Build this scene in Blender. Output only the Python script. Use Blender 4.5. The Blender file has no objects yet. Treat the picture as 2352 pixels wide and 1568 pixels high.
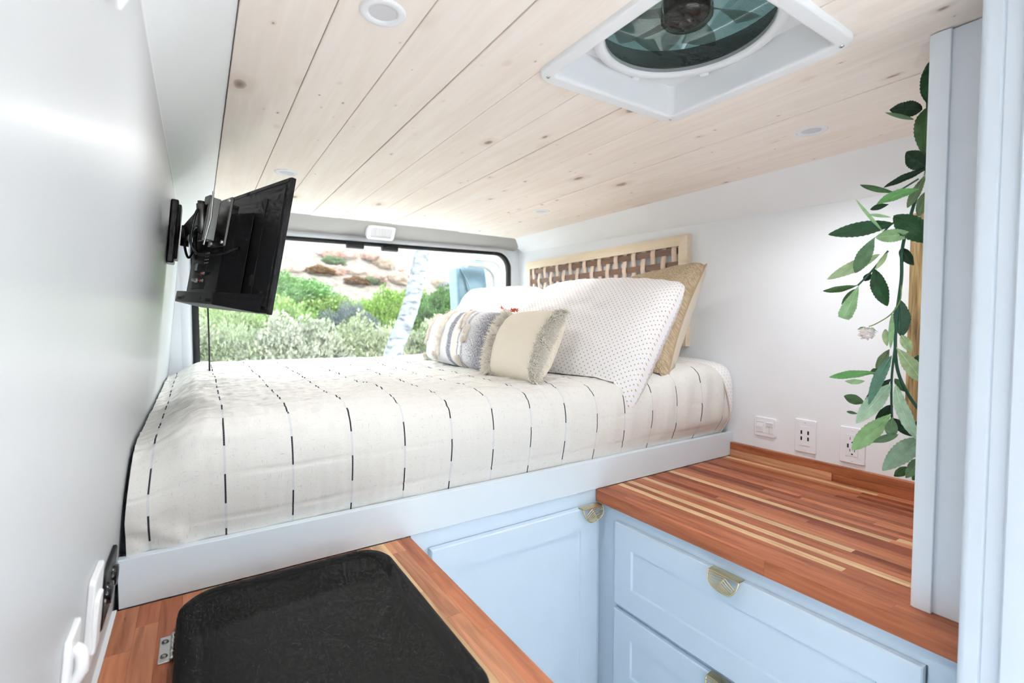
import bpy, bmesh, math, random
import numpy as np
from mathutils import Vector, Matrix, noise
random.seed(7)
R = math.radians
Z0 = 1.35            # camera height above the van floor; measures below are relative to the lens
sc = bpy.context.scene
COL = sc.collection

# ------------------------------------------------------------ camera, world, light, exposure
cam_d = bpy.data.cameras.new('camera')
cam_d.sensor_width = 36.0
cam_d.lens = 36.0 * 1111.0 / 2352.0
cam_d.clip_start = 0.02
cam_d.clip_end = 300
cam = bpy.data.objects.new('camera', cam_d)
COL.objects.link(cam)
cam.location = (0, 0, Z0)
cam.rotation_euler = (R(90 - 2.37), 0, R(-33.05))
cam_d.dof.use_dof = True
cam_d.dof.focus_distance = 1.25
cam_d.dof.aperture_fstop = 3.6
sc.camera = cam

W = bpy.data.worlds.new('overcast_sky')
sc.world = W
W.use_nodes = True
wn = W.node_tree
for n in list(wn.nodes): wn.nodes.remove(n)
wo = wn.nodes.new('ShaderNodeOutputWorld')
wb = wn.nodes.new('ShaderNodeBackground')
wr = wn.nodes.new('ShaderNodeValToRGB')
wt = wn.nodes.new('ShaderNodeTexCoord')
wsx = wn.nodes.new('ShaderNodeSeparateXYZ')
wn.links.new(wt.outputs['Generated'], wsx.inputs[0])
wn.links.new(wsx.outputs['Z'], wr.inputs[0])
wr.color_ramp.elements[0].position = 0.0
wr.color_ramp.elements[0].color = (0.93, 0.965, 1.0, 1)
wr.color_ramp.elements[1].position = 0.8
wr.color_ramp.elements[1].color = (0.78, 0.90, 1.0, 1)
wn.links.new(wr.outputs[0], wb.inputs[0])
wb.inputs[1].default_value = 4.3
wn.links.new(wb.outputs[0], wo.inputs[0])

sun_d = bpy.data.lights.new('sun', 'SUN')
sun_d.energy = 4.5
sun_d.angle = R(12)
sun_d.color = (1.0, 0.96, 0.9)
sun = bpy.data.objects.new('sun', sun_d)
COL.objects.link(sun)
sun.rotation_euler = Vector((-0.50, 0.36, -0.79)).to_track_quat('-Z', 'Y').to_euler()

sc.view_settings.view_transform = 'Standard'
sc.view_settings.look = 'None'
sc.view_settings.exposure = 1.70
sc.view_settings.gamma = 1.0
sc.view_settings.use_curve_mapping = False
sc.cycles.max_bounces = 6
sc.cycles.diffuse_bounces = 5
sc.cycles.glossy_bounces = 3
sc.cycles.caustics_reflective = False
sc.cycles.caustics_refractive = False
sc.cycles.use_adaptive_sampling = True
sc.cycles.adaptive_threshold = 0.05
sc.cycles.adaptive_min_samples = 12
sc.cycles.use_light_tree = False
sc.cycles.transparent_max_bounces = 12
sc.cycles.use_denoising = True
sc.cycles.sample_clamp_indirect = 8.0

# ------------------------------------------------------------ materials
def nt(m):
    m.use_nodes = True
    t = m.node_tree
    return t, t.nodes['Principled BSDF']

def pmat(name, col, rough=0.5, metal=0.0, spec=0.5, bump=0.0, bscale=60.0, var=0.0, vscale=8.0, coat=0.0, stretch=None, sub=0.0):
    """plain painted / plastic / cloth material with a little procedural variation and relief"""
    m = bpy.data.materials.new(name)
    t, b = nt(m)
    b.inputs['Base Color'].default_value = (*col, 1)
    b.inputs['Roughness'].default_value = rough
    b.inputs['Metallic'].default_value = metal
    b.inputs['Specular IOR Level'].default_value = spec
    b.inputs['Coat Weight'].default_value = coat
    b.inputs['Coat Roughness'].default_value = 0.24
    tc = t.nodes.new('ShaderNodeTexCoord')
    mp = t.nodes.new('ShaderNodeMapping')
    if stretch: mp.inputs['Scale'].default_value = stretch
    t.links.new(tc.outputs['Object'], mp.inputs[0])
    nz = t.nodes.new('ShaderNodeTexNoise')
    nz.inputs['Scale'].default_value = vscale
    nz.inputs['Detail'].default_value = 4
    t.links.new(mp.outputs[0], nz.inputs['Vector'])
    mx = t.nodes.new('ShaderNodeMixRGB')
    mx.blend_type = 'MULTIPLY'
    mx.inputs[0].default_value = 1.0
    mx.inputs[1].default_value = (*col, 1)
    rp = t.nodes.new('ShaderNodeValToRGB')
    v = max(var, 0.015)
    rp.color_ramp.elements[0].color = (1 - v, 1 - v, 1 - v, 1)
    rp.color_ramp.elements[1].color = (1, 1, 1, 1)
    rp.color_ramp.elements[0].position = 0.3
    rp.color_ramp.elements[1].position = 0.7
    t.links.new(nz.outputs[0], rp.inputs[0])
    t.links.new(rp.outputs[0], mx.inputs[2])
    t.links.new(mx.outputs[0], b.inputs['Base Color'])
    if bump > 0:
        n2 = t.nodes.new('ShaderNodeTexNoise')
        n2.inputs['Scale'].default_value = bscale
        n2.inputs['Detail'].default_value = 3
        t.links.new(mp.outputs[0], n2.inputs['Vector'])
        bp = t.nodes.new('ShaderNodeBump')
        bp.inputs['Strength'].default_value = bump
        bp.inputs['Distance'].default_value = 0.002
        t.links.new(n2.outputs[0], bp.inputs['Height'])
        t.links.new(bp.outputs[0], b.inputs['Normal'])
    return m

def mathn(t, op, a, b=None, clamp=False):
    n = t.nodes.new('ShaderNodeMath')
    n.operation = op
    n.use_clamp = clamp
    for i, v in enumerate((a, b)):
        if v is None: continue
        if isinstance(v, (int, float)): n.inputs[i].default_value = v
        else: t.links.new(v, n.inputs[i])
    return n.outputs[0]

def mixn(t, fac, a, b, mode='MIX'):
    n = t.nodes.new('ShaderNodeMixRGB')
    n.blend_type = mode
    for i, v in enumerate((fac, a, b)):
        if isinstance(v, (int, float)): n.inputs[i].default_value = v
        elif isinstance(v, tuple): n.inputs[i].default_value = (*v[:3], 1)
        else: t.links.new(v, n.inputs[i])
    return n.outputs[0]

def ramp(t, src, stops):
    n = t.nodes.new('ShaderNodeValToRGB')
    e = n.color_ramp.elements
    while len(e) < len(stops): e.new(0.5)
    for k, (p, c) in enumerate(stops):
        e[k].position = p
        e[k].color = (*c, 1) if isinstance(c, tuple) else (c, c, c, 1)
    t.links.new(src, n.inputs[0])
    return n.outputs[0]

def grain_mat(name, dark, light, tint=False, knots=0.0, rough=0.5, axis=1, knotcol=(0.16, 0.08, 0.04), fine=1.0, coat=0.0):
    """wood: long grain along one axis, per-piece offset, optional knots; tint = use the piece's own colour"""
    m = bpy.data.materials.new(name)
    t, b = nt(m)
    b.inputs['Roughness'].default_value = rough
    b.inputs['Coat Weight'].default_value = coat
    b.inputs['Coat Roughness'].default_value = 0.25
    tc = t.nodes.new('ShaderNodeTexCoord')
    oi = t.nodes.new('ShaderNodeObjectInfo')
    off = t.nodes.new('ShaderNodeVectorMath'); off.operation = 'SCALE'
    off.inputs[0].default_value = (37.0, 53.0, 11.0)
    t.links.new(oi.outputs['Random'], off.inputs['Scale'])
    ad = t.nodes.new('ShaderNodeVectorMath'); ad.operation = 'ADD'
    t.links.new(tc.outputs['Object'], ad.inputs[0]); t.links.new(off.outputs[0], ad.inputs[1])
    s = [1, 1, 1]; s[axis] = 0.07
    mp = t.nodes.new('ShaderNodeMapping'); mp.inputs['Scale'].default_value = s
    t.links.new(ad.outputs[0], mp.inputs[0])
    n1 = t.nodes.new('ShaderNodeTexNoise'); n1.inputs['Scale'].default_value = 55 * fine
    n1.inputs['Detail'].default_value = 6; n1.inputs['Distortion'].default_value = 0.6
    t.links.new(mp.outputs[0], n1.inputs['Vector'])
    n2 = t.nodes.new('ShaderNodeTexNoise'); n2.inputs['Scale'].default_value = 9
    n2.inputs['Detail'].default_value = 3; n2.inputs['Distortion'].default_value = 1.2
    t.links.new(mp.outputs[0], n2.inputs['Vector'])
    g = mathn(t, 'ADD', mathn(t, 'MULTIPLY', n1.outputs[0], 0.55), mathn(t, 'MULTIPLY', n2.outputs[0], 0.45))
    col = ramp(t, g, [(0.36, dark), (0.62, light)])
    if tint:
        b.inputs['Specular IOR Level'].default_value = 0.3
        col = mixn(t, 1.0, col, oi.outputs['Color'], 'MULTIPLY')
    if knots > 0:
        s2 = [1, 1, 1]; s2[axis] = 0.55
        m2 = t.nodes.new('ShaderNodeMapping'); m2.inputs['Scale'].default_value = s2
        t.links.new(ad.outputs[0], m2.inputs[0])
        nn = t.nodes.new('ShaderNodeTexNoise'); nn.inputs['Scale'].default_value = 30
        t.links.new(m2.outputs[0], nn.inputs['Vector'])
        dd = t.nodes.new('ShaderNodeVectorMath'); dd.operation = 'SCALE'; dd.inputs['Scale'].default_value = 0.012
        t.links.new(nn.outputs['Color'], dd.inputs[0])
        a2 = t.nodes.new('ShaderNodeVectorMath'); a2.operation = 'ADD'
        t.links.new(m2.outputs[0], a2.inputs[0]); t.links.new(dd.outputs[0], a2.inputs[1])
        for sca, rad, thr, strg in ((7.0, 0.10, 0.40, 1.0), (17.0, 0.10, 0.55, 0.9), (38.0, 0.09, 0.75, 0.8)):
            vo = t.nodes.new('ShaderNodeTexVoronoi'); vo.inputs['Scale'].default_value = sca
            t.links.new(a2.outputs[0], vo.inputs['Vector'])
            sp = t.nodes.new('ShaderNodeSeparateColor'); t.links.new(vo.outputs['Color'], sp.inputs[0])
            sel = mathn(t, 'GREATER_THAN', sp.outputs[0], thr)
            radv = mathn(t, 'MULTIPLY', sp.outputs[1], rad)
            core = mathn(t, 'SUBTRACT', 1.0, mathn(t, 'DIVIDE', vo.outputs['Distance'], mathn(t, 'ADD', radv, 0.015)), clamp=True)
            halo = mathn(t, 'SUBTRACT', 1.0, mathn(t, 'DIVIDE', vo.outputs['Distance'], mathn(t, 'ADD', mathn(t, 'MULTIPLY', radv, 2.6), 0.03)), clamp=True)
            f1 = mathn(t, 'MULTIPLY', mathn(t, 'MULTIPLY', mathn(t, 'POWER', core, 0.5), sel), knots * strg)
            f2 = mathn(t, 'MULTIPLY', mathn(t, 'MULTIPLY', halo, sel), knots * 0.45)
            col = mixn(t, f2, col, (0.52, 0.33, 0.2))
            col = mixn(t, f1, col, knotcol)
    t.links.new(col, b.inputs['Base Color'])
    bp = t.nodes.new('ShaderNodeBump'); bp.inputs['Strength'].default_value = 0.12; bp.inputs['Distance'].default_value = 0.0015
    t.links.new(n1.outputs[0], bp.inputs['Height']); t.links.new(bp.outputs[0], b.inputs['Normal'])
    return m

M = {}
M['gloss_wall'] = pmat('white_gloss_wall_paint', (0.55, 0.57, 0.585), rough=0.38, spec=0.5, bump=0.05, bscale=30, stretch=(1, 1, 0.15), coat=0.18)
M['cove'] = pmat('white_cove_paint', (0.88, 0.895, 0.91), rough=0.36, bump=0.04, bscale=25)
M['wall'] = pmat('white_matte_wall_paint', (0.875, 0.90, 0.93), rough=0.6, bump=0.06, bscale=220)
M['crown'] = pmat('white_crown_paint', (0.93, 0.935, 0.95), rough=0.6)
M['frame_paint'] = pmat('white_door_paint', (0.84, 0.87, 0.92), rough=0.35)
M['closet'] = pmat('blue_grey_white_closet_paint', (0.66, 0.735, 0.82), rough=0.5)
M['cab'] = pmat('pale_blue_white_cabinet_paint', (0.62, 0.735, 0.84), rough=0.38, bump=0.02, bscale=300)
M['rail'] = pmat('white_bed_rail_paint', (0.69, 0.765, 0.82), rough=0.4)
M['post'] = pmat('pale_grey_white_post_paint', (0.80, 0.865, 0.93), rough=0.45)
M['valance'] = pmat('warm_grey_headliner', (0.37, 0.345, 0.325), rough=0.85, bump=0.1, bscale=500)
M['white_plastic'] = pmat('white_plastic', (0.86, 0.87, 0.88), rough=0.35)
M['plate'] = pmat('white_wall_plate_plastic', (0.88, 0.89, 0.93), rough=0.3)
M['lens'] = pmat('frosted_lamp_lens', (0.70, 0.69, 0.71), rough=0.5)
M['slot'] = pmat('dark_socket_slot', (0.02, 0.02, 0.02), rough=0.6)
M['black'] = pmat('black_plastic', (0.011, 0.011, 0.013), rough=0.42, spec=0.3, bump=0.1, bscale=600)
M['black_gloss'] = pmat('black_gloss_plastic', (0.012, 0.012, 0.014), rough=0.2)
M['black_metal'] = pmat('black_painted_steel', (0.03, 0.03, 0.032), rough=0.3, metal=0.3)
M['rubber'] = pmat('black_rubber', (0.014, 0.015, 0.018), rough=0.45)
M['duct'] = pmat('dark_grey_green_duct', (0.05, 0.065, 0.062), rough=0.5)
M['lid'] = pmat('charcoal_lid_plastic', (0.008, 0.0082, 0.008), rough=0.6, spec=0.2, bump=0.05, bscale=700)
M['zinc'] = pmat('zinc_plated_steel', (0.62, 0.62, 0.60), rough=0.3, metal=0.9)
M['steel_dark'] = pmat('dull_dark_steel', (0.16, 0.16, 0.15), rough=0.3, metal=0.9)
M['brass'] = pmat('pale_brass', (0.74, 0.62, 0.38), rough=0.28, metal=0.9)
M['pine'] = grain_mat('whitewashed_pine', (0.91, 0.80, 0.705), (0.965, 0.885, 0.81), knots=0.9, rough=0.6)
M['butcher'] = grain_mat('oiled_cherry_stave', (0.54, 0.48, 0.45), (1.0, 1.0, 1.0), tint=True, rough=0.45, fine=1.6, coat=0.04)
M['maple'] = grain_mat('pale_maple', (0.76, 0.62, 0.45), (0.87, 0.75, 0.58), rough=0.5, axis=1)
M['maple_v'] = grain_mat('pale_maple_upright', (0.68, 0.52, 0.40), (0.80, 0.64, 0.52), rough=0.5, axis=2)
M['walnut'] = grain_mat('walnut_slat', (0.14, 0.068, 0.042), (0.22, 0.115, 0.072), rough=0.45, axis=1, fine=1.6)
M['oak'] = grain_mat('golden_brown_frame_wood', (0.10, 0.052, 0.018), (0.52, 0.36, 0.16), rough=0.35, axis=2, fine=2.2)
M['stem'] = pmat('green_wrapped_stem', (0.02, 0.10, 0.06), rough=0.4, bump=0.4, bscale=400)
M['petal_core'] = pmat('pinkish_petal_core', (0.95, 0.85, 0.83), rough=0.8)
M['petal'] = pmat('white_pink_petal', (0.97, 0.91, 0.90), rough=0.7)
M['canvas'] = pmat('natural_canvas', (0.72, 0.65, 0.54), rough=0.9, bump=0.25, bscale=900)
M['fringe'] = pmat('cream_cotton_fringe', (0.98, 0.94, 0.86), rough=0.95, var=0.06, vscale=60)
M['tan_fringe'] = pmat('beige_cotton_tuft', (0.92, 0.85, 0.76), rough=0.95, var=0.2, vscale=60)
M['red_thread'] = pmat('coral_red_thread', (0.75, 0.16, 0.11), rough=0.9)
M['floor'] = grain_mat('grey_vinyl_plank', (0.70, 0.68, 0.65), (0.80, 0.78, 0.75), rough=0.5)

# glass pane
m = bpy.data.materials.new('window_glass'); t, b = nt(m)
tr = t.nodes.new('ShaderNodeBsdfTransparent'); tr.inputs[0].default_value = (0.97, 0.99, 0.98, 1)
gl = t.nodes.new('ShaderNodeBsdfGlossy'); gl.inputs['Roughness'].default_value = 0.02
fr = t.nodes.new('ShaderNodeFresnel'); fr.inputs[0].default_value = 1.35
ms = t.nodes.new('ShaderNodeMixShader')
t.links.new(fr.outputs[0], ms.inputs[0]); t.links.new(tr.outputs[0], ms.inputs[1]); t.links.new(gl.outputs[0], ms.inputs[2])
t.links.new(ms.outputs[0], t.nodes['Material Output'].inputs[0])
M['glass'] = m
# smoked roof-vent dome
m = bpy.data.materials.new('smoked_acrylic_dome'); t, b = nt(m)
tr = t.nodes.new('ShaderNodeBsdfTransparent'); tr.inputs[0].default_value = (0.012, 0.022, 0.020, 1)
gl = t.nodes.new('ShaderNodeBsdfGlossy'); gl.inputs['Roughness'].default_value = 0.1
ms = t.nodes.new('ShaderNodeMixShader'); ms.inputs[0].default_value = 0.08
t.links.new(tr.outputs[0], ms.inputs[1]); t.links.new(gl.outputs[0], ms.inputs[2])
t.links.new(ms.outputs[0], t.nodes['Material Output'].inputs[0])
M['smoke'] = m
# translucent fan blade
m = bpy.data.materials.new('smoked_fan_blade'); t, b = nt(m)
tr = t.nodes.new('ShaderNodeBsdfTransparent'); tr.inputs[0].default_value = (0.40, 0.42, 0.38, 1)
gl = t.nodes.new('ShaderNodeBsdfGlossy'); gl.inputs['Roughness'].default_value = 0.18
ms = t.nodes.new('ShaderNodeMixShader'); ms.inputs[0].default_value = 0.12
t.links.new(tr.outputs[0], ms.inputs[1]); t.links.new(gl.outputs[0], ms.inputs[2])
t.links.new(ms.outputs[0], t.nodes['Material Output'].inputs[0])
M['blade'] = m
# insect screen: fine mesh holes
m = bpy.data.materials.new('insect_screen'); t, b = nt(m)
b.inputs['Base Color'].default_value = (0.03, 0.035, 0.035, 1)
b.inputs['Roughness'].default_value = 0.5
tc = t.nodes.new('ShaderNodeTexCoord')
sx = t.nodes.new('ShaderNodeSeparateXYZ'); t.links.new(tc.outputs['Object'], sx.inputs[0])
def stripe(o):
    f = mathn(t, 'FRACT', mathn(t, 'MULTIPLY', o, 1 / 0.0022))
    return mathn(t, 'LESS_THAN', f, 0.22)
k = mathn(t, 'MAXIMUM', stripe(sx.outputs[0]), stripe(sx.outputs[1]))
tr = t.nodes.new('ShaderNodeBsdfTransparent'); ms = t.nodes.new('ShaderNodeMixShader')
t.links.new(k, ms.inputs[0]); t.links.new(tr.outputs[0], ms.inputs[1]); t.links.new(b.outputs[0], ms.inputs[2])
t.links.new(ms.outputs[0], t.nodes['Material Output'].inputs[0])
M['screen'] = m

def cloth_base(name, col, rough=0.9, weave=900, bstr=0.2):
    m = pmat(name, col, rough=rough, bump=bstr, bscale=weave, var=0.04, vscale=30)
    return m, m.node_tree, m.node_tree.nodes['Principled BSDF']

def dot_mat(name, base, dot, pitch=0.0135, rad=0.0021):
    m = bpy.data.materials.new(name); t, b = nt(m)
    b.inputs['Roughness'].default_value = 0.85
    uv = t.nodes.new('ShaderNodeUVMap'); uv.uv_map = 'UVMap'
    mp = t.nodes.new('ShaderNodeMapping')
    mp.inputs['Rotation'].default_value = (0, 0, R(45))
    mp.inputs['Scale'].default_value = (1 / pitch, 1 / pitch, 1)
    t.links.new(uv.outputs[0], mp.inputs[0])
    fr = t.nodes.new('ShaderNodeVectorMath'); fr.operation = 'FRACTION'; t.links.new(mp.outputs[0], fr.inputs[0])
    sb = t.nodes.new('ShaderNodeVectorMath'); sb.operation = 'SUBTRACT'; sb.inputs[1].default_value = (0.5, 0.5, 0)
    t.links.new(fr.outputs[0], sb.inputs[0])
    s2 = t.nodes.new('ShaderNodeSeparateXYZ'); t.links.new(sb.outputs[0], s2.inputs[0])
    r2 = mathn(t, 'ADD', mathn(t, 'POWER', mathn(t, 'ABSOLUTE', s2.outputs[0]), 2.0), mathn(t, 'POWER', mathn(t, 'ABSOLUTE', s2.outputs[1]), 2.0))
    k = mathn(t, 'LESS_THAN', r2, (rad / pitch) ** 2)
    t.links.new(mixn(t, k, base, dot), b.inputs['Base Color'])
    nz = t.nodes.new('ShaderNodeTexNoise'); nz.inputs['Scale'].default_value = 9; nz.inputs['Detail'].default_value = 3
    tc = t.nodes.new('ShaderNodeTexCoord'); t.links.new(tc.outputs['Object'], nz.inputs['Vector'])
    bp = t.nodes.new('ShaderNodeBump'); bp.inputs['Strength'].default_value = 0.25; bp.inputs['Distance'].default_value = 0.01
    t.links.new(nz.outputs[0], bp.inputs['Height']); t.links.new(bp.outputs[0], b.inputs['Normal'])
    return m
M['dots'] = dot_mat('white_cotton_with_gold_dots', (0.80, 0.795, 0.81), (0.50, 0.33, 0.14))
M['dots_sheet'] = dot_mat('white_sheet_with_gold_dots', (0.88, 0.875, 0.87), (0.55, 0.45, 0.32), rad=0.0017)

# quilt: linen with broken stitched lines. u = across bed (m), v = along the cloth (m)
m = bpy.data.materials.new('cream_linen_with_broken_black_stitches'); t, b = nt(m)
b.inputs['Roughness'].default_value = 0.92
uv = t.nodes.new('ShaderNodeUVMap'); uv.uv_map = 'UVMap'
s = t.nodes.new('ShaderNodeSeparateXYZ'); t.links.new(uv.outputs[0], s.inputs[0])
PITCH = 0.1235
uu = mathn(t, 'DIVIDE', mathn(t, 'SUBTRACT', s.outputs[0], 0.040 - PITCH * 0.5), PITCH)
kx = mathn(t, 'FLOOR', uu)
fx = mathn(t, 'SUBTRACT', mathn(t, 'FRACT', uu), 0.5)
on_line = mathn(t, 'LESS_THAN', mathn(t, 'ABSOLUTE', fx), 0.0016 / PITCH)
par = mathn(t, 'MULTIPLY', mathn(t, 'ABSOLUTE', mathn(t, 'MODULO', kx, 2.0)), 0.47)
per = 0.116
ph = mathn(t, 'FRACT', mathn(t, 'ADD', mathn(t, 'DIVIDE', s.outputs[1], per), par))
dash = mathn(t, 'LESS_THAN', ph, 0.52)
rib = mathn(t, 'GREATER_THAN', mathn(t, 'FRACT', mathn(t, 'DIVIDE', s.outputs[1], 0.0042)), 0.18)
nz = t.nodes.new('ShaderNodeTexNoise'); nz.inputs['Scale'].default_value = 1.0; nz.inputs['Detail'].default_value = 5
mp = t.nodes.new('ShaderNodeMapping'); mp.inputs['Scale'].default_value = (420, 60, 1)
t.links.new(uv.outputs[0], mp.inputs[0]); t.links.new(mp.outputs[0], nz.inputs['Vector'])
nz2 = t.nodes.new('ShaderNodeTexNoise'); nz2.inputs['Scale'].default_value = 1.0; nz2.inputs['Detail'].default_value = 5
mp2 = t.nodes.new('ShaderNodeMapping'); mp2.inputs['Scale'].default_value = (60, 420, 1)
t.links.new(uv.outputs[0], mp2.inputs[0]); t.links.new(mp2.outputs[0], nz2.inputs['Vector'])
fib = mathn(t, 'MAXIMUM', nz.outputs[0], nz2.outputs[0])
lin = ramp(t, fib, [(0.35, (0.70, 0.685, 0.645)), (0.60, (0.735, 0.72, 0.68)), (0.80, (0.46, 0.45, 0.43))])
hal = mathn(t, 'LESS_THAN', mathn(t, 'ABSOLUTE', fx), 0.0022 / PITCH)
col = mixn(t, mathn(t, 'MULTIPLY', hal, 0.5), lin, (0.52, 0.56, 0.62))
dk = mathn(t, 'MULTIPLY', on_line, dash)
col = mixn(t, dk, col, mixn(t, rib, (0.10, 0.10, 0.10), (0.010, 0.010, 0.012)))
t.links.new(col, b.inputs['Base Color'])
# quilting pucker on top of the bed: rows of small pillows between stitch rows
mq = t.nodes.new('ShaderNodeMapping'); mq.inputs['Scale'].default_value = (34, 62, 1); t.links.new(uv.outputs[0], mq.inputs[0])
vq = t.nodes.new('ShaderNodeTexVoronoi'); vq.feature = 'SMOOTH_F1'; vq.inputs['Scale'].default_value = 1.0; vq.inputs['Randomness'].default_value = 0.7; t.links.new(mq.outputs[0], vq.inputs['Vector'])
topm = t.nodes.new('ShaderNodeMapRange'); topm.inputs[1].default_value = 0.27; topm.inputs[2].default_value = 0.36; t.links.new(s.outputs[1], topm.inputs[0])
hq = mathn(t, 'MULTIPLY', mathn(t, 'SUBTRACT', 1.0, vq.outputs['Distance']), topm.outputs[0])
bq = t.nodes.new('ShaderNodeBump'); bq.inputs['Strength'].default_value = 1.0; bq.inputs['Distance'].default_value = 0.015; t.links.new(hq, bq.inputs['Height'])
bp = t.nodes.new('ShaderNodeBump'); bp.inputs['Strength'].default_value = 0.15; bp.inputs['Distance'].default_value = 0.001
t.links.new(bq.outputs[0], bp.inputs['Normal'])
t.links.new(fib, bp.inputs['Height']); t.links.new(bp.outputs[0], b.inputs['Normal'])
M['quilt'] = m

# chunky knit
m = bpy.data.materials.new('tan_chunky_knit'); t, b = nt(m)
b.inputs['Roughness'].default_value = 0.95
uv = t.nodes.new('ShaderNodeUVMap'); uv.uv_map = 'UVMap'
mp = t.nodes.new('ShaderNodeMapping'); mp.inputs['Scale'].default_value = (170, 190, 1)
t.links.new(uv.outputs[0], mp.inputs[0])
vo = t.nodes.new('ShaderNodeTexVoronoi'); vo.inputs['Scale'].default_value = 1.0; vo.inputs['Randomness'].default_value = 0.75
t.links.new(mp.outputs[0], vo.inputs['Vector'])
t.links.new(ramp(t, vo.outputs['Distance'], [(0.1, (0.70, 0.585, 0.42)), (0.75, (0.46, 0.34, 0.21))]), b.inputs['Base Color'])
bp = t.nodes.new('ShaderNodeBump'); bp.inputs['Strength'].default_value = 0.9; bp.inputs['Distance'].default_value = 0.006; bp.invert = True
t.links.new(vo.outputs['Distance'], bp.inputs['Height']); t.links.new(bp.outputs[0], b.inputs['Normal'])
M['knit'] = m

# cream textured cushion cloth
m = bpy.data.materials.new('cream_woven_cushion_cloth'); t, b = nt(m)
b.inputs['Roughness'].default_value = 0.95
uv = t.nodes.new('ShaderNodeUVMap'); uv.uv_map = 'UVMap'
mp = t.nodes.new('ShaderNodeMapping'); mp.inputs['Scale'].default_value = (230, 230, 1); mp.inputs['Rotation'].default_value = (0, 0, R(8))
t.links.new(uv.outputs[0], mp.inputs[0])
ck = t.nodes.new('ShaderNodeTexVoronoi'); ck.inputs['Randomness'].default_value = 0.15; ck.inputs['Scale'].default_value = 1
t.links.new(mp.outputs[0], ck.inputs['Vector'])
t.links.new(ramp(t, ck.outputs['Distance'], [(0.2, (0.82, 0.76, 0.645)), (0.8, (0.70, 0.63, 0.51))]), b.inputs['Base Color'])
bp = t.nodes.new('ShaderNodeBump'); bp.inputs['Strength'].default_value = 0.4; bp.inputs['Distance'].default_value = 0.002; bp.invert = True
t.links.new(ck.outputs['Distance'], bp.inputs['Height']); t.links.new(bp.outputs[0], b.inputs['Normal'])
M['cream'] = m

# striped boho cloth: bands of flecked grey, indigo and cream across u
m = bpy.data.materials.new('grey_flecked_striped_cloth'); t, b = nt(m)
b.inputs['Roughness'].default_value = 0.95
uv = t.nodes.new('ShaderNodeUVMap'); uv.uv_map = 'UVMap'
s = t.nodes.new('ShaderNodeSeparateXYZ'); t.links.new(uv.outputs[0], s.inputs[0])
u = s.outputs[0]          # 0 (far end) .. 1 (end by the cream cushion)
band = ramp(t, u, [(0.0, 0.15), (0.16, 0.1), (0.26, 0.0), (0.36, 0.42), (0.42, 0.36), (0.53, 0.22), (0.56, 1.0), (0.605, 1.0), (0.63, 0.0), (0.70, 0.0), (0.715, 0.95), (0.74, 0.0), (0.775, 0.9), (0.80, 0.42), (0.95, 0.95)])
nz = t.nodes.new('ShaderNodeTexNoise'); nz.inputs['Scale'].default_value = 1.0; nz.inputs['Detail'].default_value = 3
mp = t.nodes.new('ShaderNodeMapping'); mp.inputs['Scale'].default_value = (330, 130, 1)
t.links.new(uv.outputs[0], mp.inputs[0]); t.links.new(mp.outputs[0], nz.inputs['Vector'])
fl = mathn(t, 'LESS_THAN', nz.outputs[0], mathn(t, 'ADD', mathn(t, 'MULTIPLY', band, 0.33), 0.245))
fl = mathn(t, 'MULTIPLY', fl, mathn(t, 'GREATER_THAN', band, 0.05))
basec = ramp(t, band, [(0.0, (0.82, 0.78, 0.71)), (0.08, (0.80, 0.80, 0.82)), (0.8, (0.66, 0.66, 0.68))])
t.links.new(mixn(t, fl, basec, (0.22, 0.22, 0.26)), b.inputs['Base Color'])
bp = t.nodes.new('ShaderNodeBump'); bp.inputs['Strength'].default_value = 0.3; bp.inputs['Distance'].default_value = 0.002
t.links.new(nz.outputs[0], bp.inputs['Height']); t.links.new(bp.outputs[0], b.inputs['Normal'])
M['striped'] = m

# leaves: own colour per leaf, glossy with slight translucency
def leafmat(name, rough, transl, spec=0.4):
    m = bpy.data.materials.new(name); t, b = nt(m)
    oi = t.nodes.new('ShaderNodeObjectInfo')
    tc = t.nodes.new('ShaderNodeTexCoord')
    nz = t.nodes.new('ShaderNodeTexNoise'); nz.inputs['Scale'].default_value = 90; nz.inputs['Detail'].default_value = 4
    t.links.new(tc.outputs['Object'], nz.inputs['Vector'])
    v = ramp(t, nz.outputs[0], [(0.3, 0.78), (0.7, 1.12)])
    c = mixn(t, 1.0, oi.outputs['Color'], v, 'MULTIPLY')
    t.links.new(c, b.inputs['Base Color'])
    b.inputs['Roughness'].default_value = rough
    b.inputs['Specular IOR Level'].default_value = spec
    tl = t.nodes.new('ShaderNodeBsdfTranslucent'); t.links.new(c, tl.inputs[0])
    ms = t.nodes.new('ShaderNodeMixShader'); ms.inputs[0].default_value = transl
    t.links.new(b.outputs[0], ms.inputs[1]); t.links.new(tl.outputs[0], ms.inputs[2])
    t.links.new(ms.outputs[0], t.nodes['Material Output'].inputs[0])
    return m
M['leaf'] = leafmat('silk_leaf', 0.45, 0.15)
M['bushleaf'] = leafmat('outdoor_foliage', 0.7, 0.25)
for nm in ('fringe', 'tan_fringe'):
    t = M[nm].node_tree; b = t.nodes['Principled BSDF']; tl = t.nodes.new('ShaderNodeBsdfTranslucent'); tl.inputs[0].default_value = (0.97, 0.94, 0.88, 1)
    ms = t.nodes.new('ShaderNodeMixShader'); ms.inputs[0].default_value = (0.4 if nm == 'fringe' else 0.0)
    t.links.new(b.outputs[0], ms.inputs[1]); t.links.new(tl.outputs[0], ms.inputs[2]); t.links.new(ms.outputs[0], t.nodes['Material Output'].inputs[0])

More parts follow.
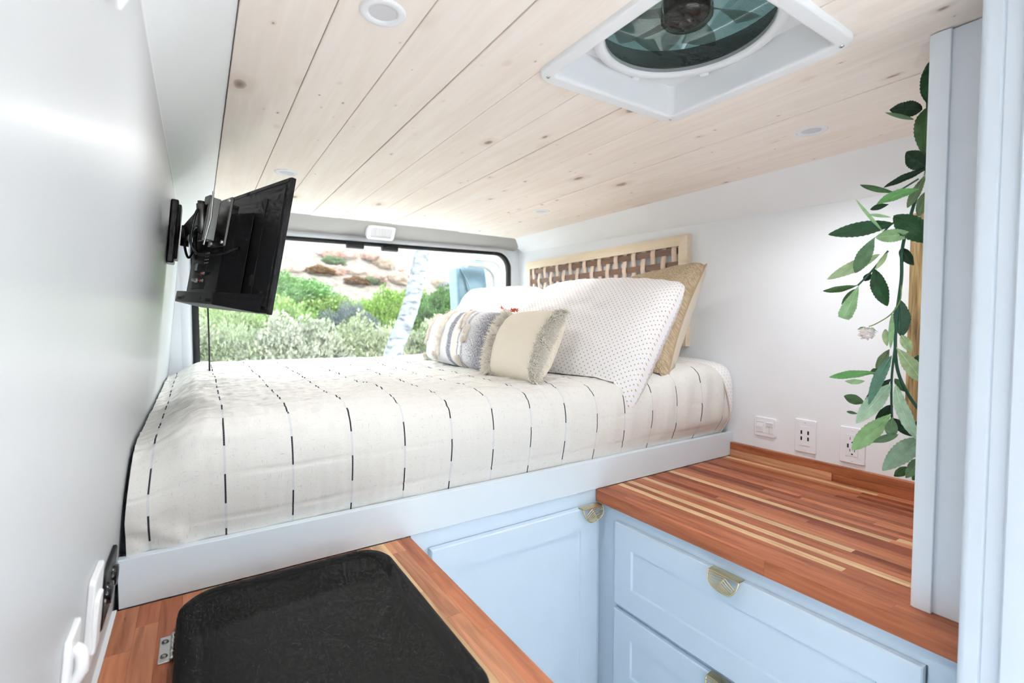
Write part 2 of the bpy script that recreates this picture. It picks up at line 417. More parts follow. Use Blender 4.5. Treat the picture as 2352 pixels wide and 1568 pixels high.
# birch-like bark
m = bpy.data.materials.new('pale_peeling_bark'); t, b = nt(m)
b.inputs['Roughness'].default_value = 0.85
tc = t.nodes.new('ShaderNodeTexCoord')
mp = t.nodes.new('ShaderNodeMapping'); mp.inputs['Scale'].default_value = (9, 9, 20)
t.links.new(tc.outputs['Object'], mp.inputs[0])
nz = t.nodes.new('ShaderNodeTexNoise'); nz.inputs['Scale'].default_value = 1.2; nz.inputs['Detail'].default_value = 6
t.links.new(mp.outputs[0], nz.inputs['Vector'])
t.links.new(ramp(t, nz.outputs[0], [(0.36, (0.030, 0.032, 0.036)), (0.47, (0.078, 0.082, 0.088)), (0.6, (0.112, 0.118, 0.128))]), b.inputs['Base Color'])
bp = t.nodes.new('ShaderNodeBump'); bp.inputs['Strength'].default_value = 0.6; bp.inputs['Distance'].default_value = 0.02
t.links.new(nz.outputs[0], bp.inputs['Height']); t.links.new(bp.outputs[0], b.inputs['Normal'])
M['bark'] = m
# dry slope with reddish ice plant
m = bpy.data.materials.new('dry_sandy_slope'); t, b = nt(m)
b.inputs['Roughness'].default_value = 0.95
tc = t.nodes.new('ShaderNodeTexCoord')
nz = t.nodes.new('ShaderNodeTexNoise'); nz.inputs['Scale'].default_value = 0.55; nz.inputs['Detail'].default_value = 5
t.links.new(tc.outputs['Object'], nz.inputs['Vector'])
n2 = t.nodes.new('ShaderNodeTexNoise'); n2.inputs['Scale'].default_value = 6; n2.inputs['Detail'].default_value = 6
t.links.new(tc.outputs['Object'], n2.inputs['Vector'])
c = ramp(t, n2.outputs[0], [(0.3, (0.042, 0.030, 0.024)), (0.55, (0.066, 0.053, 0.043)), (0.75, (0.082, 0.071, 0.060))])
t.links.new(c, b.inputs['Base Color'])
bp = t.nodes.new('ShaderNodeBump'); bp.inputs['Strength'].default_value = 0.5; bp.inputs['Distance'].default_value = 0.1
t.links.new(n2.outputs[0], bp.inputs['Height']); t.links.new(bp.outputs[0], b.inputs['Normal'])
M['slope'] = m
M['asphalt'] = pmat('pale_car_park_concrete', (0.55, 0.54, 0.53), rough=0.9, var=0.15, vscale=3)
M['blue_cover'] = pmat('pale_blue_cover_cloth', (0.13, 0.20, 0.245), rough=0.7)
M['white_tube'] = pmat('white_powder_coated_tube', (0.40, 0.40, 0.38), rough=0.3)
M['ink'] = pmat('grey_label_print', (0.25, 0.25, 0.26), rough=0.6)
M['label'] = pmat('white_paper_label', (0.55, 0.55, 0.55), rough=0.6)

# ------------------------------------------------------------ mesh helpers
class MB:
    def __init__(s): s.v = []; s.f = []; s.sm = []; s.uv = {}
    def add(s, vs, fs, smooth=False, uv=None):
        o = len(s.v)
        s.v += [tuple(map(float, p)) for p in vs]
        s.f += [tuple(i + o for i in f) for f in fs]
        s.sm += [smooth] * len(fs)
        if uv is not None:
            for i, q in enumerate(uv): s.uv[o + i] = q
        return s
    def box(s, x0, x1, y0, y1, z0, z1):
        vs = [(x, y, z) for x in (x0, x1) for y in (y0, y1) for z in (z0, z1)]
        return s.add(vs, [(0, 1, 3, 2), (4, 6, 7, 5), (0, 4, 5, 1), (2, 3, 7, 6), (0, 2, 6, 4), (1, 5, 7, 3)])
    def obox(s, c, ax, ay, az):
        c, ax, ay, az = map(Vector, (c, ax, ay, az))
        vs = [c + ax * i + ay * j + az * k for i in (-1, 1) for j in (-1, 1) for k in (-1, 1)]
        return s.add(vs, [(0, 1, 3, 2), (4, 6, 7, 5), (0, 4, 5, 1), (2, 3, 7, 6), (0, 2, 6, 4), (1, 5, 7, 3)])
    def prism(s, poly, ext, smooth=False):
        e = Vector(ext); n = len(poly); p = [Vector(q) for q in poly]
        s.add(p + [q + e for q in p], [tuple(range(n))[::-1], tuple(range(n, 2 * n))])
        s.add(p + [q + e for q in p], [(i, (i + 1) % n, (i + 1) % n + n, i + n) for i in range(n)], smooth)
        return s
    def tube(s, path, r, n=8, caps=True):
        P = [Vector(p) for p in path]; m = len(P)
        rr = r if isinstance(r, (list, tuple)) else [r] * m
        vs = []; up = None
        for i in range(m):
            d = (P[min(i + 1, m - 1)] - P[max(i - 1, 0)]).normalized()
            if up is None:
                a = Vector((0, 0, 1)) if abs(d.z) < 0.9 else Vector((1, 0, 0))
            else: a = up
            x = d.cross(a).normalized(); y = x.cross(d).normalized(); up = y
            for k in range(n):
                t_ = 2 * math.pi * k / n
                vs.append(P[i] + x * math.cos(t_) * rr[i] + y * math.sin(t_) * rr[i])
        fs = [(i * n + k, i * n + (k + 1) % n, (i + 1) * n + (k + 1) % n, (i + 1) * n + k) for i in range(m - 1) for k in range(n)]
        s.add(vs, fs, True)
        if caps:
            s.add(vs[:n], [tuple(range(n))]); s.add(vs[-n:], [tuple(range(n))])
        return s
    def lathe(s, c, prof, n=32, axis=(0, 0, 1), smooth=True):
        c = Vector(c); a = Vector(axis).normalized()
        b_ = Vector((1, 0, 0)) if abs(a.x) < 0.9 else Vector((0, 1, 0))
        x = a.cross(b_).normalized(); y = a.cross(x)
        vs = []
        for (r, h) in prof:
            for k in range(n):
                t_ = 2 * math.pi * k / n
                vs.append(c + a * h + (x * math.cos(t_) + y * math.sin(t_)) * r)
        fs = [(i * n + k, i * n + (k + 1) % n, (i + 1) * n + (k + 1) % n, (i + 1) * n + k) for i in range(len(prof) - 1) for k in range(n)]
        return s.add(vs, fs, smooth)
    def grid(s, fn, nu, nv, uvfn=None, smooth=True):
        vs = []; uv = []
        for j in range(nv + 1):
            for i in range(nu + 1):
                vs.append(fn(i / nu, j / nv))
                if uvfn: uv.append(uvfn(i / nu, j / nv))
        w = nu + 1
        fs = [(j * w + i, j * w + i + 1, (j + 1) * w + i + 1, (j + 1) * w + i) for j in range(nv) for i in range(nu)]
        return s.add(vs, fs, smooth, uv if uvfn else None)

WL = {}
def build(mb, name, mat, parent=None, bevel=0.0, seg=2, subsurf=0, kind=None, color=None, base=False, merge=False):
    vs = [Vector(p) + Vector((0, 0, Z0)) for p in mb.v]
    lo = Vector([min(p[i] for p in vs) for i in range(3)]); hi = Vector([max(p[i] for p in vs) for i in range(3)])
    o = (lo + hi) / 2
    if parent is None: o.z = lo.z
    me = bpy.data.meshes.new(name)
    me.from_pydata([p - o for p in vs], [], mb.f)
    me.polygons.foreach_set('use_smooth', mb.sm)
    if mb.uv:
        ul = me.uv_layers.new(name='UVMap')
        arr = np.zeros(len(me.loops) * 2, dtype=np.float32)
        li = np.zeros(len(me.loops), dtype=np.int32); me.loops.foreach_get('vertex_index', li)
        tab = np.zeros((len(vs), 2), dtype=np.float32)
        for k_, q in mb.uv.items(): tab[k_] = q
        arr = tab[li].ravel(); ul.data.foreach_set('uv', arr)
    if merge:
        bm = bmesh.new(); bm.from_mesh(me); bmesh.ops.remove_doubles(bm, verts=bm.verts, dist=1e-5)
        bmesh.ops.recalc_face_normals(bm, faces=bm.faces); bm.to_mesh(me); bm.free()
    else:
        bm = bmesh.new(); bm.from_mesh(me); bmesh.ops.recalc_face_normals(bm, faces=bm.faces); bm.to_mesh(me); bm.free()
    me.materials.append(M[mat] if isinstance(mat, str) else mat)
    me.update()
    ob = bpy.data.objects.new(name, me); COL.objects.link(ob)
    if parent is not None:
        ob.parent = parent; ob.location = o - WL[parent.name]
    else: ob.location = o
    WL[ob.name] = o
    if kind: ob['kind'] = kind
    if color: ob.color = (*color, 1)
    if bevel > 0:
        md = ob.modifiers.new('bevel', 'BEVEL'); md.width = bevel; md.segments = seg; md.limit_method = 'ANGLE'; md.angle_limit = R(40)
        md.harden_normals = False
    if subsurf:
        md = ob.modifiers.new('subdivide', 'SUBSURF'); md.levels = subsurf; md.render_levels = subsurf
    return ob

def thing(name, label, cat, loc, group=None):
    o = bpy.data.objects.new(name, None); COL.objects.link(o)
    o.location = (loc[0], loc[1], loc[2] + Z0); o.empty_display_size = 0.05
    WL[o.name] = Vector(o.location)
    o['label'] = label; o['category'] = cat
    if group: o['group'] = group
    return o
def tag(o, label, cat, group=None, kind=None):
    o['label'] = label; o['category'] = cat
    if group: o['group'] = group
    if kind: o['kind'] = kind
    return o
def struct(mb, name, mat, bevel=0.0, parent=None, label=None, **k):
    o = build(mb, name, mat, parent, bevel, **k)
    if parent is None:
        o['kind'] = 'structure'
    if label: o['label'] = label
    return o
def copy_tree(o, parent=None, loc=None):
    c = o.copy(); COL.objects.link(c)
    if parent is not None: c.parent = parent
    if loc is not None: c.location = loc
    for ch in list(o.children): copy_tree(ch, c)
    return c
def rrect(w, h, r, n=6):
    pts = []
    for cx, cy, a0 in ((w/2 - r, h/2 - r, 0), (-w/2 + r, h/2 - r, 90), (-w/2 + r, -h/2 + r, 180), (w/2 - r, -h/2 + r, 270)):
        for k in range(n + 1):
            a = R(a0 + 90 * k / n); pts.append((cx + r * math.cos(a), cy + r * math.sin(a)))
    return pts
def smooth(a, b_, x):
    x = min(1, max(0, (x - a) / (b_ - a))); return x * x * (3 - 2 * x)

# ============================================================ THE VAN SHELL
HC = 0.50            # ceiling above the lens
CT = -0.5206         # worktop height
def wx(z): return -0.05 - 0.0967 * (0.40 - z)      # face of the leaning left wall
b_ = MB(); b_.box(-0.30, 1.80, -1.7, 2.63, -1.39, -1.35); struct(b_, 'floor', 'floor')
# left wall, gloss painted, leaning inwards
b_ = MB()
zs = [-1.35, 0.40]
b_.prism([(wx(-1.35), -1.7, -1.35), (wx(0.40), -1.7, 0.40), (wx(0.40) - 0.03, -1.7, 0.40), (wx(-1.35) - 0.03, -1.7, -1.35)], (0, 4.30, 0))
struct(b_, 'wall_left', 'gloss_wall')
b_ = MB(); b_.prism([(wx(0.40), -1.7, 0.403), (0.0655, -1.7, 0.5035), (0.0655, -1.7, 0.53), (wx(0.40) - 0.03, -1.7, 0.403)], (0, 4.30, 0))
struct(b_, 'trim_1', 'cove', label='white sloping cove panel between the left wall and the plank ceiling')
b_ = MB()
b_.tube([(wx(0.40) - 0.0015 + 0.0012 * math.sin(k * 0.9), -1.7 + 4.3 * k / 30, 0.401) for k in range(31)], 0.0035, 8)
struct(b_, 'trim_2', 'white_plastic', label='thin caulked bead along the crease of the left wall')
# right wall
b_ = MB(); b_.box(1.746, 1.78, 0.12, 2.60, -1.35, 0.52); struct(b_, 'wall_right', 'wall')
# behind the camera: unseen divider added to cut frontal light; the sliding side door on the right stands open
b_ = MB(); b_.box(-0.30, 1.80, -1.73, -1.701, -1.35, 0.545); struct(b_, 'wall_light_block', 'wall')
b_ = MB(); b_.box(1.3005, 1.78, -0.34, 0.1195, -1.35, 0.499); struct(b_, 'wall_side', 'wall', label='wall section behind the closet')
# crown over the right wall (its lower line drops towards the camera)
b_ = MB()
ys = [0.10, 2.56]
zc = lambda y: 0.372 + 0.0295 * (y - 0.30)
sec = []
for y in (0.12, 0.9, 1.7, 2.56):
    sec.append([(1.627, y, 0.502), (1.7455, y, zc(y)), (1.7455, y, 0.53), (1.627, y, 0.53)])
vs = [p for q in sec for p in q]; fs = []
for i in range(3):
    for k in range(4): fs.append((i * 4 + k, i * 4 + (k + 1) % 4, (i + 1) * 4 + (k + 1) % 4, (i + 1) * 4 + k))
fs += [(0, 1, 2, 3), (12, 13, 14, 15)]
b_.add(vs, fs); struct(b_, 'trim_3', 'crown', label='white sloping crown panel above the right wall')

# ceiling: backing with the roof-vent hole and one board after another
FX0, FX1, FY0, FY1 = 0.600, 0.976, 0.420, 0.792
b_ = MB()
b_.box(0.0, FX0, -1.7, 2.62, 0.514, 0.545); b_.box(FX1, 1.78, -1.7, 2.62, 0.514, 0.545)
b_.box(FX0, FX1, -1.7, FY0, 0.514, 0.545); b_.box(FX0, FX1, FY1, 2.62, 0.514, 0.545)
b_.box(-0.26, 0.0, -1.7, 2.62, 0.53, 0.545)
ceiling = struct(b_, 'ceiling', 'white_plastic')
edges = [0.0665 + 0.13 * k for k in range(13)]
for k in range(12):
    x0, x1 = edges[k] + 0.0009, edges[k + 1] - 0.0009
    if k == 11: x1 = 1.6275
    yend = 2.47 - 0.035 * math.sin(math.pi * (k + 0.5) / 12)
    parts = [(x0, x1, -1.65, yend)]
    if 4 <= k <= 6:
        xa, xb = max(x0, FX0 - 0.012), min(x1, FX1 + 0.012)
        parts = [(x0, x1, -1.65, FY0 - 0.006), (x0, x1, FY1 + 0.006, yend)]
        # the strip beside the hole stays
        if x0 < FX0 - 0.005: parts.append((x0, FX0, FY0 - 0.006, FY1 + 0.006))
        if x1 > FX1 + 0.005: parts.append((FX1, x1, FY0 - 0.006, FY1 + 0.006))
    dz = 0.0008 * ((k * 7) % 3 - 1)
    for (a, b2, c, d) in parts:
        q = MB(); q.box(a, b2, c, d, 0.500 + dz, 0.5139)
        build(q, 'plank', 'pine', ceiling, bevel=0.0018, seg=2)

# rear door wall with rounded window opening, everything at Y = 2.60
WX0, WX1, WZ0, WZ1 = -0.014, 1.672, -0.30, 0.418
def rring(x0, x1, z0, z1, r, n=10, skew=0.0):
    w, h = x1 - x0, z1 - z0
    return [((x0 + x1) / 2 + px, (z0 + z1) / 2 + pz + skew * (px / w)) for px, pz in rrect(w, h, r, n)]
inn = rring(WX0, WX1, WZ0, WZ1, 0.10, 10, 0.02)
N = len(inn)
def outer_pt(px, pz):
    cx, cz = (WX0 + WX1) / 2, (WZ0 + WZ1) / 2
    dx, dz = px - cx, pz - cz
    sx_ = (1.765 - cx) / dx if dx > 0 else ((-0.25 - cx) / dx if dx < 0 else 1e9)
    sz_ = (0.513 - cz) / dz if dz > 0 else ((-1.35 - cz) / dz if dz < 0 else 1e9)
    k = min(sx_, sz_)
    return (cx + dx * k, cz + dz * k)
out = [outer_pt(*p) for p in inn]
b_ = MB()
for y in (2.60, 2.625):
    b_.add([(p[0], y, p[1]) for p in inn] + [(p[0], y, p[1]) for p in out], [(i, (i + 1) % N, (i + 1) % N + N, i + N) for i in range(N)])
b_.add([(p[0], 2.60, p[1]) for p in inn] + [(p[0], 2.625, p[1]) for p in inn], [(i, (i + 1) % N, (i + 1) % N + N, i + N) for i in range(N)], True)
# filler corners
b_.box(-0.25, 1.765, 2.6252, 2.63, -1.35, -0.32)
struct(b_, 'wall_back', 'frame_paint')
# raised inner frame lip around the glass
b_ = MB()
lip0 = rring(WX0 - 0.045, WX1 + 0.03, WZ0 - 0.03, WZ1 + 0.028, 0.12, 10, 0.02)
lip1 = rring(WX0 - 0.02, WX1 + 0.012, WZ0 - 0.01, WZ1 + 0.010, 0.11, 10, 0.02)
b_.add([(p[0], 2.5995, p[1]) for p in lip0] + [(p[0], 2.588, p[1]) for p in lip1] + [(p[0], 2.5995, p[1]) for p in inn],
       [(i + a * N, (i + 1) % N + a * N, (i + 1) % N + (a + 1) * N, i + (a + 1) * N) for i in range(N) for a in (0, 1)], True)
struct(b_, 'trim_5', 'frame_paint', label='raised white metal surround of the rear window')
# window: rubber gasket, glass, two hinge blocks
b_ = MB()
gin = rring(WX0 + 0.022, WX1 - 0.022, WZ0 + 0.02, WZ1 - 0.014, 0.085, 10, 0.02)
gout = rring(WX0 - 0.004, WX1 + 0.004, WZ0 - 0.01, WZ1 + 0.004, 0.10, 10, 0.02)
rings = [(gout, 2.590), (gin, 2.586), (gin, 2.612), (gout, 2.612)]
vs = [(p[0], y, p[1]) for r_, y in rings for p in r_]
b_.add(vs, [(a * N + i, a * N + (i + 1) % N, ((a + 1) % 4) * N + (i + 1) % N, ((a + 1) % 4) * N + i) for a in range(4) for i in range(N)], True)
win = struct(b_, 'window_1', 'rubber')
b_ = MB(); g2 = rring(WX0 + 0.01, WX1 - 0.01, WZ0 + 0.008, WZ1 - 0.004, 0.092, 10, 0.02)
b_.prism([(p[0], 2.616, p[1]) for p in g2], (0, 0.004, 0)); build(b_, 'glass_pane', 'glass', win)
for cx in (0.699, 0.884):
    b_ = MB(); zt = 0.4095
    prof = [(2.585, zt + 0.004), (2.565, zt), (2.560, zt - 0.012), (2.562, zt - 0.026), (2.574, zt - 0.031), (2.592, zt - 0.028), (2.592, zt)]
    b_.prism([(cx - 0.043, y, z) for y, z in prof], (0.086, 0, 0)); build(b_, 'hinge_block', 'rubber', win, bevel=0.003)
# headliner valance between boards and rear window
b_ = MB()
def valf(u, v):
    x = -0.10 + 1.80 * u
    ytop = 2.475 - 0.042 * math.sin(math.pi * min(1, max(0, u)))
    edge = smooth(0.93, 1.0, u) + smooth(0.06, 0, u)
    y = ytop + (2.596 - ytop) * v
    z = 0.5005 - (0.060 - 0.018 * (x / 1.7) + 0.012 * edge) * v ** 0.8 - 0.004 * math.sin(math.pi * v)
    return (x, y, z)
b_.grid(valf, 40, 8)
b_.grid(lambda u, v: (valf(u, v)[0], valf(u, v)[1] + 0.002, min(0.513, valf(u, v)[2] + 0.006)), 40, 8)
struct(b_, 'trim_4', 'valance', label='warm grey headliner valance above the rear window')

# ============================================================ BUILT-IN FURNITURE
def shaker(mb_front, name, parent, axis, a0, a1, z0, z1, face, thick, stile, mat='cab', rec=0.006, stile_z=None):
    """shaker front: axis 'x' = front faces -Y (a along X), axis 'y' = front faces -X (a along Y)"""
    sz_ = stile_z or stile
    def P(a, d, z): return (a, face + d, z) if axis == 'x' else (face + d, a, z)
    o = [(a0, z0), (a1, z0), (a1, z1), (a0, z1)]
    i1 = [(a0 + stile, z0 + sz_), (a1 - stile, z0 + sz_), (a1 - stile, z1 - sz_), (a0 + stile, z1 - sz_)]
    i2 = [(a0 + stile + 0.003, z0 + sz_ + 0.003), (a1 - stile - 0.003, z0 + sz_ + 0.003), (a1 - stile - 0.003, z1 - sz_ - 0.003), (a0 + stile + 0.003, z1 - sz_ - 0.003)]
    ch = 0.0025
    oc = [(a0 + ch, z0 + ch), (a1 - ch, z0 + ch), (a1 - ch, z1 - ch), (a0 + ch, z1 - ch)]
    layers = [[P(a, thick, z) for a, z in o], [P(a, ch, z) for a, z in o], [P(a, 0, z) for a, z in oc], [P(a, 0, z) for a, z in i1], [P(a, rec, z) for a, z in i2]]
    vs = [p for l in layers for p in l]
    fs = [(k * 4 + i, k * 4 + (i + 1) % 4, (k + 1) * 4 + (i + 1) % 4, (k + 1) * 4 + i) for k in range(4) for i in range(4)]
    fs += [(0, 1, 2, 3), (16, 17, 18, 19)]
    q = MB(); q.add(vs, fs)
    return build(q, name, mat, parent)

def leaf_pull(parent, c, axis, w=0.078, drop=0.043, out=0.024):
    """brass half-moon pull with a pierced leaf; c = middle of the top edge, axis as in shaker"""
    def P(a, d, z):      # a along the front, d towards the room, z up
        return (c[0] + a, c[1] - d, c[2] + z) if axis == 'x' else (c[0] - d, c[1] + a, c[2] + z)
    def surf(a, s, t_=0.0):   # s 0 (top fold) .. 1 (bottom); gently bowed towards the room
        lim = 1.0
        d = 0.0105 + 0.010 * math.sin(math.pi * min(1, s * 0.8)) - 0.004 * s * s
        return P(a, d + t_, -drop * s)
    hw = w / 2
    q = MB()
    # top tab lies on the edge of the front and folds out over it
    vs = [P(-hw * 1.02, -0.012, 0.0012), P(hw * 1.02, -0.012, 0.0012), P(hw * 1.02, 0.0, 0.0012), P(-hw * 1.02, 0.0, 0.0012), P(hw, 0.0115, 0.0005), P(-hw, 0.0115, 0.0005)]
    vs += [P(-hw * 1.02, -0.012, 0.0), P(hw * 1.02, -0.012, 0.0), P(hw * 1.02, 0.0, 0.0), P(-hw * 1.02, 0.0, 0.0), P(hw, 0.0105, -0.001), P(-hw, 0.0105, -0.001)]
    q.add(vs, [(0, 1, 2, 3), (3, 2, 4, 5), (6, 9, 8, 7), (9, 11, 10, 8), (5, 4, 10, 11)])
    # rim
    rim = []
    for k in range(25):
        t_ = math.pi * k / 24
        rim.append(surf(-hw * math.cos(t_), 0.04 + 0.96 * math.sin(t_)))
    q.tube(rim, 0.0021, 6)
    q.tube([surf(-hw * 0.98, 0.03), surf(hw * 0.98, 0.03)], 0.0014, 6)
    # midrib from one upper corner across to the rim, veins off both sides
    ma, ms_ = (-0.15, 0.10), (0.35, 0.93)
    mid = [surf(hw * (ma[0] + (ms_[0] - ma[0]) * k / 8), ma[1] + (ms_[1] - ma[1]) * k / 8) for k in range(9)]
    q.tube(mid, 0.0018, 6)
    for k in range(8):
        f = k / 7.0
        a_, s_ = ma[0] + (ms_[0] - ma[0]) * f, ma[1] + (ms_[1] - ma[1]) * f
        for sg in (-1, 1):
            da, ds = (sg * 0.95, 0.42 if sg < 0 else -0.02)
            L_ = 0.0
            while L_ < 1.4:
                na, ns = a_ + da * (L_ + 0.05), s_ + ds * (L_ + 0.05)
                if na * na + max(0, (ns - 0.04) / 0.96) ** 2 > 0.97 or ns < 0.04: break
                L_ += 0.05
            if L_ > 0.1:
                q.tube([surf(hw * (a_ + da * L_ * j / 4), s_ + ds * L_ * j / 4, 0.0004) for j in range(5)], 0.0016, 5)
    return build(q, 'handle', 'brass', parent)

# --- bed base: tall white rail across the van, face frame and cupboard door under it
bb = thing('platform_bed', 'white painted bed base with a tall front rail and one cupboard door under it', 'bed', (0.80, 1.12, -1.35))
b_ = MB(); b_.box(wx(-0.47) + 0.004, 1.7455, 1.100, 1.119, -0.5195, -0.430); build(b_, 'rail', 'rail', bb, bevel=0.0012)
b_ = MB()
b_.box(0.424, 0.470, 1.104, 1.122, -1.35, -0.5205); b_.box(1.02, 1.0635, 1.104, 1.122, -1.35, -0.5205)
b_.box(0.470, 1.02, 1.104, 1.122, -0.562, -0.5205); b_.box(0.470, 1.02, 1.104, 1.122, -1.35, -1.27)
build(b_, 'face_frame', 'cab', bb)
b_ = MB(); b_.box(-0.130, 1.74, 1.125, 2.585, -1.35, -0.475); build(b_, 'platform', 'rail', bb)
dr = shaker(None, 'door', bb, 'x', 0.470, 1.020, -1.265, -0.5625, 1.084, 0.0195, 0.066)
leaf_pull(dr, (0.990, 1.084, -0.5615), 'x')

# --- right-hand base cabinet with drawers
rc = thing('drawer_cabinet', 'pale blue white drawer cabinet under the cherry worktop on the right', 'cabinet', (1.38, 0.65, -1.35))
b_ = MB(); b_.box(1.064, 1.735, 0.16, 1.095, -1.35, CT - 0.0365); build(b_, 'body', 'cab', rc)
b_ = MB()
b_.box(1.045, 1.0635, 0.16, 0.288, -1.35, CT - 0.0365); b_.box(1.045, 1.0635, 1.024, 1.1035, -1.35, CT - 0.0365)
for z0, z1 in ((-0.594, CT - 0.0365), (-0.857, -0.841), (-1.115, -1.10), (-1.35, -1.30)):
    b_.box(1.045, 1.0635, 0.288, 1.024, z0, z1)
build(b_, 'face_frame', 'cab', rc)
for z0, z1, hz in ((-0.841, -0.594, 1), (-1.100, -0.857, 1), (-1.300, -1.115, 0)):
    d_ = shaker(None, 'drawer', rc, 'y', 0.291, 1.022, z0, z1, 1.029, 0.0155, 0.066)
    leaf_pull(d_, (1.029, 0.659, z1 + 0.0006), 'y')

# --- left cabinet under the lower-left worktop
lc = thing('left_cabinet', 'pale cabinet body under the left worktop with the charcoal lid', 'cabinet', (0.13, 0.6, -1.35))
b_ = MB(); b_.box(-0.136, 0.400, 0.10, 1.095, -1.35, CT - 0.0365); build(b_, 'body', 'cab', lc)
q = MB(); q.box(0.4005, 0.416, 0.14, 0.60, -1.30, CT - 0.06); q.box(0.4005, 0.416, 0.61, 1.07, -1.30, CT - 0.06); build(q, 'door', 'cab', lc, bevel=0.002)

# --- butcher-block worktops: every stave its own piece
rs = random.Random(11)
DK = [(0.30, 0.075, 0.032), (0.34, 0.088, 0.038), (0.26, 0.066, 0.030)]
MD = [(0.52, 0.172, 0.078), (0.58, 0.205, 0.095), (0.45, 0.145, 0.065), (0.54, 0.190, 0.090), (0.62, 0.245, 0.120), (0.40, 0.125, 0.055)]
LT = [(0.78, 0.50, 0.27), (0.82, 0.56, 0.33), (0.70, 0.40, 0.20)]
def pick(pl=0.12, pd=0.14):
    r_ = rs.random()
    c = rs.choice(LT) if r_ < pl else (rs.choice(DK) if r_ < pl + pd else rs.choice(MD))
    f = rs.uniform(0.92, 1.08)
    return tuple(v * f for v in c)
def worktop(root, x0, x1, y0, y1, w, z1, th, Ls, pl, pd, fixed=None):
    n_ = round((x1 - x0) / w); w = (x1 - x0) / n_
    for i in range(n_):
        y = y0 - rs.uniform(0, 0.3); first = True
        while y < y1 - 0.005:
            L_ = rs.uniform(*Ls); a = max(y, y0); e = min(y + L_, y1)
            if y1 - e < 0.06: e = y1
            if e - a > 0.03:
                q = MB(); g = 0.00012
                q.box(x0 + i * w + g, x0 + (i + 1) * w - g, a + g, e - g, z1 - th, z1)
                c = pick(pl, pd)
                if fixed and i in fixed: c = fixed[i](a, e, c)
                build(q, 'stave', 'butcher', root, color=c)
            y = e if e < y1 else y1
ct = thing('worktop', 'long red-brown cherry butcher-block worktop on the right, over the drawers', 'worktop', (1.38, 0.65, CT - 0.036))
light = lambda lo, hi: (lambda a, e, c: (0.80, 0.54, 0.30) if (a + e) / 2 > lo and (a + e) / 2 < hi else c)
worktop(ct, 1.026, 1.735, 0.16, 1.0985, 0.02216, CT, 0.036, (0.28, 0.75), 0.02, 0.16,
        {0: (lambda a, e, c: (0.54, 0.178, 0.080)), 4: light(0.42, 2), 6: light(0.0, 2), 11: (lambda a, e, c: DK[0] if e > .95 else c), 15: light(0.5, 2), 16: light(0.2, 0.55), 20: light(0.45, .8), 30: light(.55, 2)})
q = MB(); q.box(1.0275, 1.734, 0.162, 1.097, CT - 0.035, CT - 0.004); build(q, 'core', 'walnut', ct)
ls_ = thing('left_worktop', 'cherry butcher-block worktop at lower left, under the charcoal lid', 'worktop', (0.14, 0.6, CT - 0.036))
worktop(ls_, -0.132, 0.420, 0.10, 1.0985, 0.0325, CT, 0.036, (0.2, 0.6), 0.05, 0.05, {14: light(-1, 3), 15: (lambda a, e, c: (0.66, 0.30, 0.16)), 13: (lambda a, e, c: (0.64, 0.28, 0.15)), 16: (lambda a, e, c: (0.58, 0.21, 0.10))})
q = MB(); q.box(-0.131, 0.4185, 0.102, 1.097, CT - 0.035, CT - 0.004); build(q, 'core', 'walnut', ls_)
b_ = MB(); b_.box(wx(CT) - .004, -0.1322, 0.10, 1.0985, CT - .036, CT + .0035); struct(b_, 'trim_6', 'white_plastic', label='thin pale sealing strip between the left worktop and the wall', bevel=.001)
# upstand against the right wall, with a pale strip let into its foot
bs = thing('worktop_upstand', 'low cherry upstand along the wall behind the right worktop', 'upstand', (1.74, 0.65, CT))
q = MB(); q.box(1.7275, 1.7455, 0.16, 1.0985, CT + 0.026, CT + 0.0525); build(q, 'upper_strip', 'butcher', bs, color=(0.52, 0.18, 0.08), bevel=0.0008)
q = MB(); q.box(1.7275, 1.7455, 0.74, 1.0985, CT + 0.0003, CT + 0.0259); build(q, 'lower_strip', 'butcher', bs, color=(0.78, 0.42, 0.24))
q = MB(); q.box(1.7275, 1.7455, 0.16, 0.7398, CT + 0.0003, CT + 0.0259); build(q, 'lower_strip', 'butcher', bs, color=(0.52, 0.175, 0.075))

# --- partition post standing on the worktop, and the tall rounded closet side nearest the camera
pt = thing('partition_post', 'tall pale grey white partition end standing on the right worktop', 'partition', (1.4, 0.26, CT))
q = MB(); q.box(1.092, 1.745, 0.205, 0.324, CT + 0.0003, HC - 0.002); build(q, 'panel', 'post', pt)
q = MB(); q.prism([(1.084, 0.2985, CT + 0.0003), (1.084, 0.322, CT + 0.0003), (1.088, 0.329, CT + 0.0003), (1.108, 0.329, CT + 0.0003), (1.108, 0.2985, CT + 0.0003)], (0, 0, HC - 0.002 - CT - 0.0003), False)
build(q, 'corner_strip', 'post', pt, bevel=0.0015)
cs = thing('closet_side', 'tall white closet side with rounded vertical mouldings at the right edge', 'closet', (1.1, 0.0, -1.35))
pr = [(1.022, 0.232, -1.349), (0.985, 0.2315, -1.349)]
for k in range(9):
    a = R(90 * k / 8); pr.append((0.985 - .020 - .006 * math.sin(a) + .0, 0.2215 + .010 * math.cos(a), -1.349))
for (x, y) in ((.9588, .2120), (.9588, .2085), (.9608, .2070), (.9608, .2055), (.9588, .2040), (.9586, .1930), (.9586, .1860), (.9575, .1845), (.9520, .1835), (.9505, .1820), (.9500, .1700), (.9500, -.33), (1.30, -.33), (1.30, .15), (1.022, .15)): pr.append((x, y, -1.349))
q = MB(); q.prism(pr, (0, 0, 1.349 + HC - 0.002), False); build(q, 'side_panel', 'closet', cs)

# ============================================================ CEILING FITTINGS
fan = thing('roof_vent_fan', 'white square roof vent fan with a smoked dome, grey screen and clear motor hub', 'fan', (0.788, 0.606, HC))
fc = (0.788, 0.606)
S_o, S_i = 0.4175, 0.356
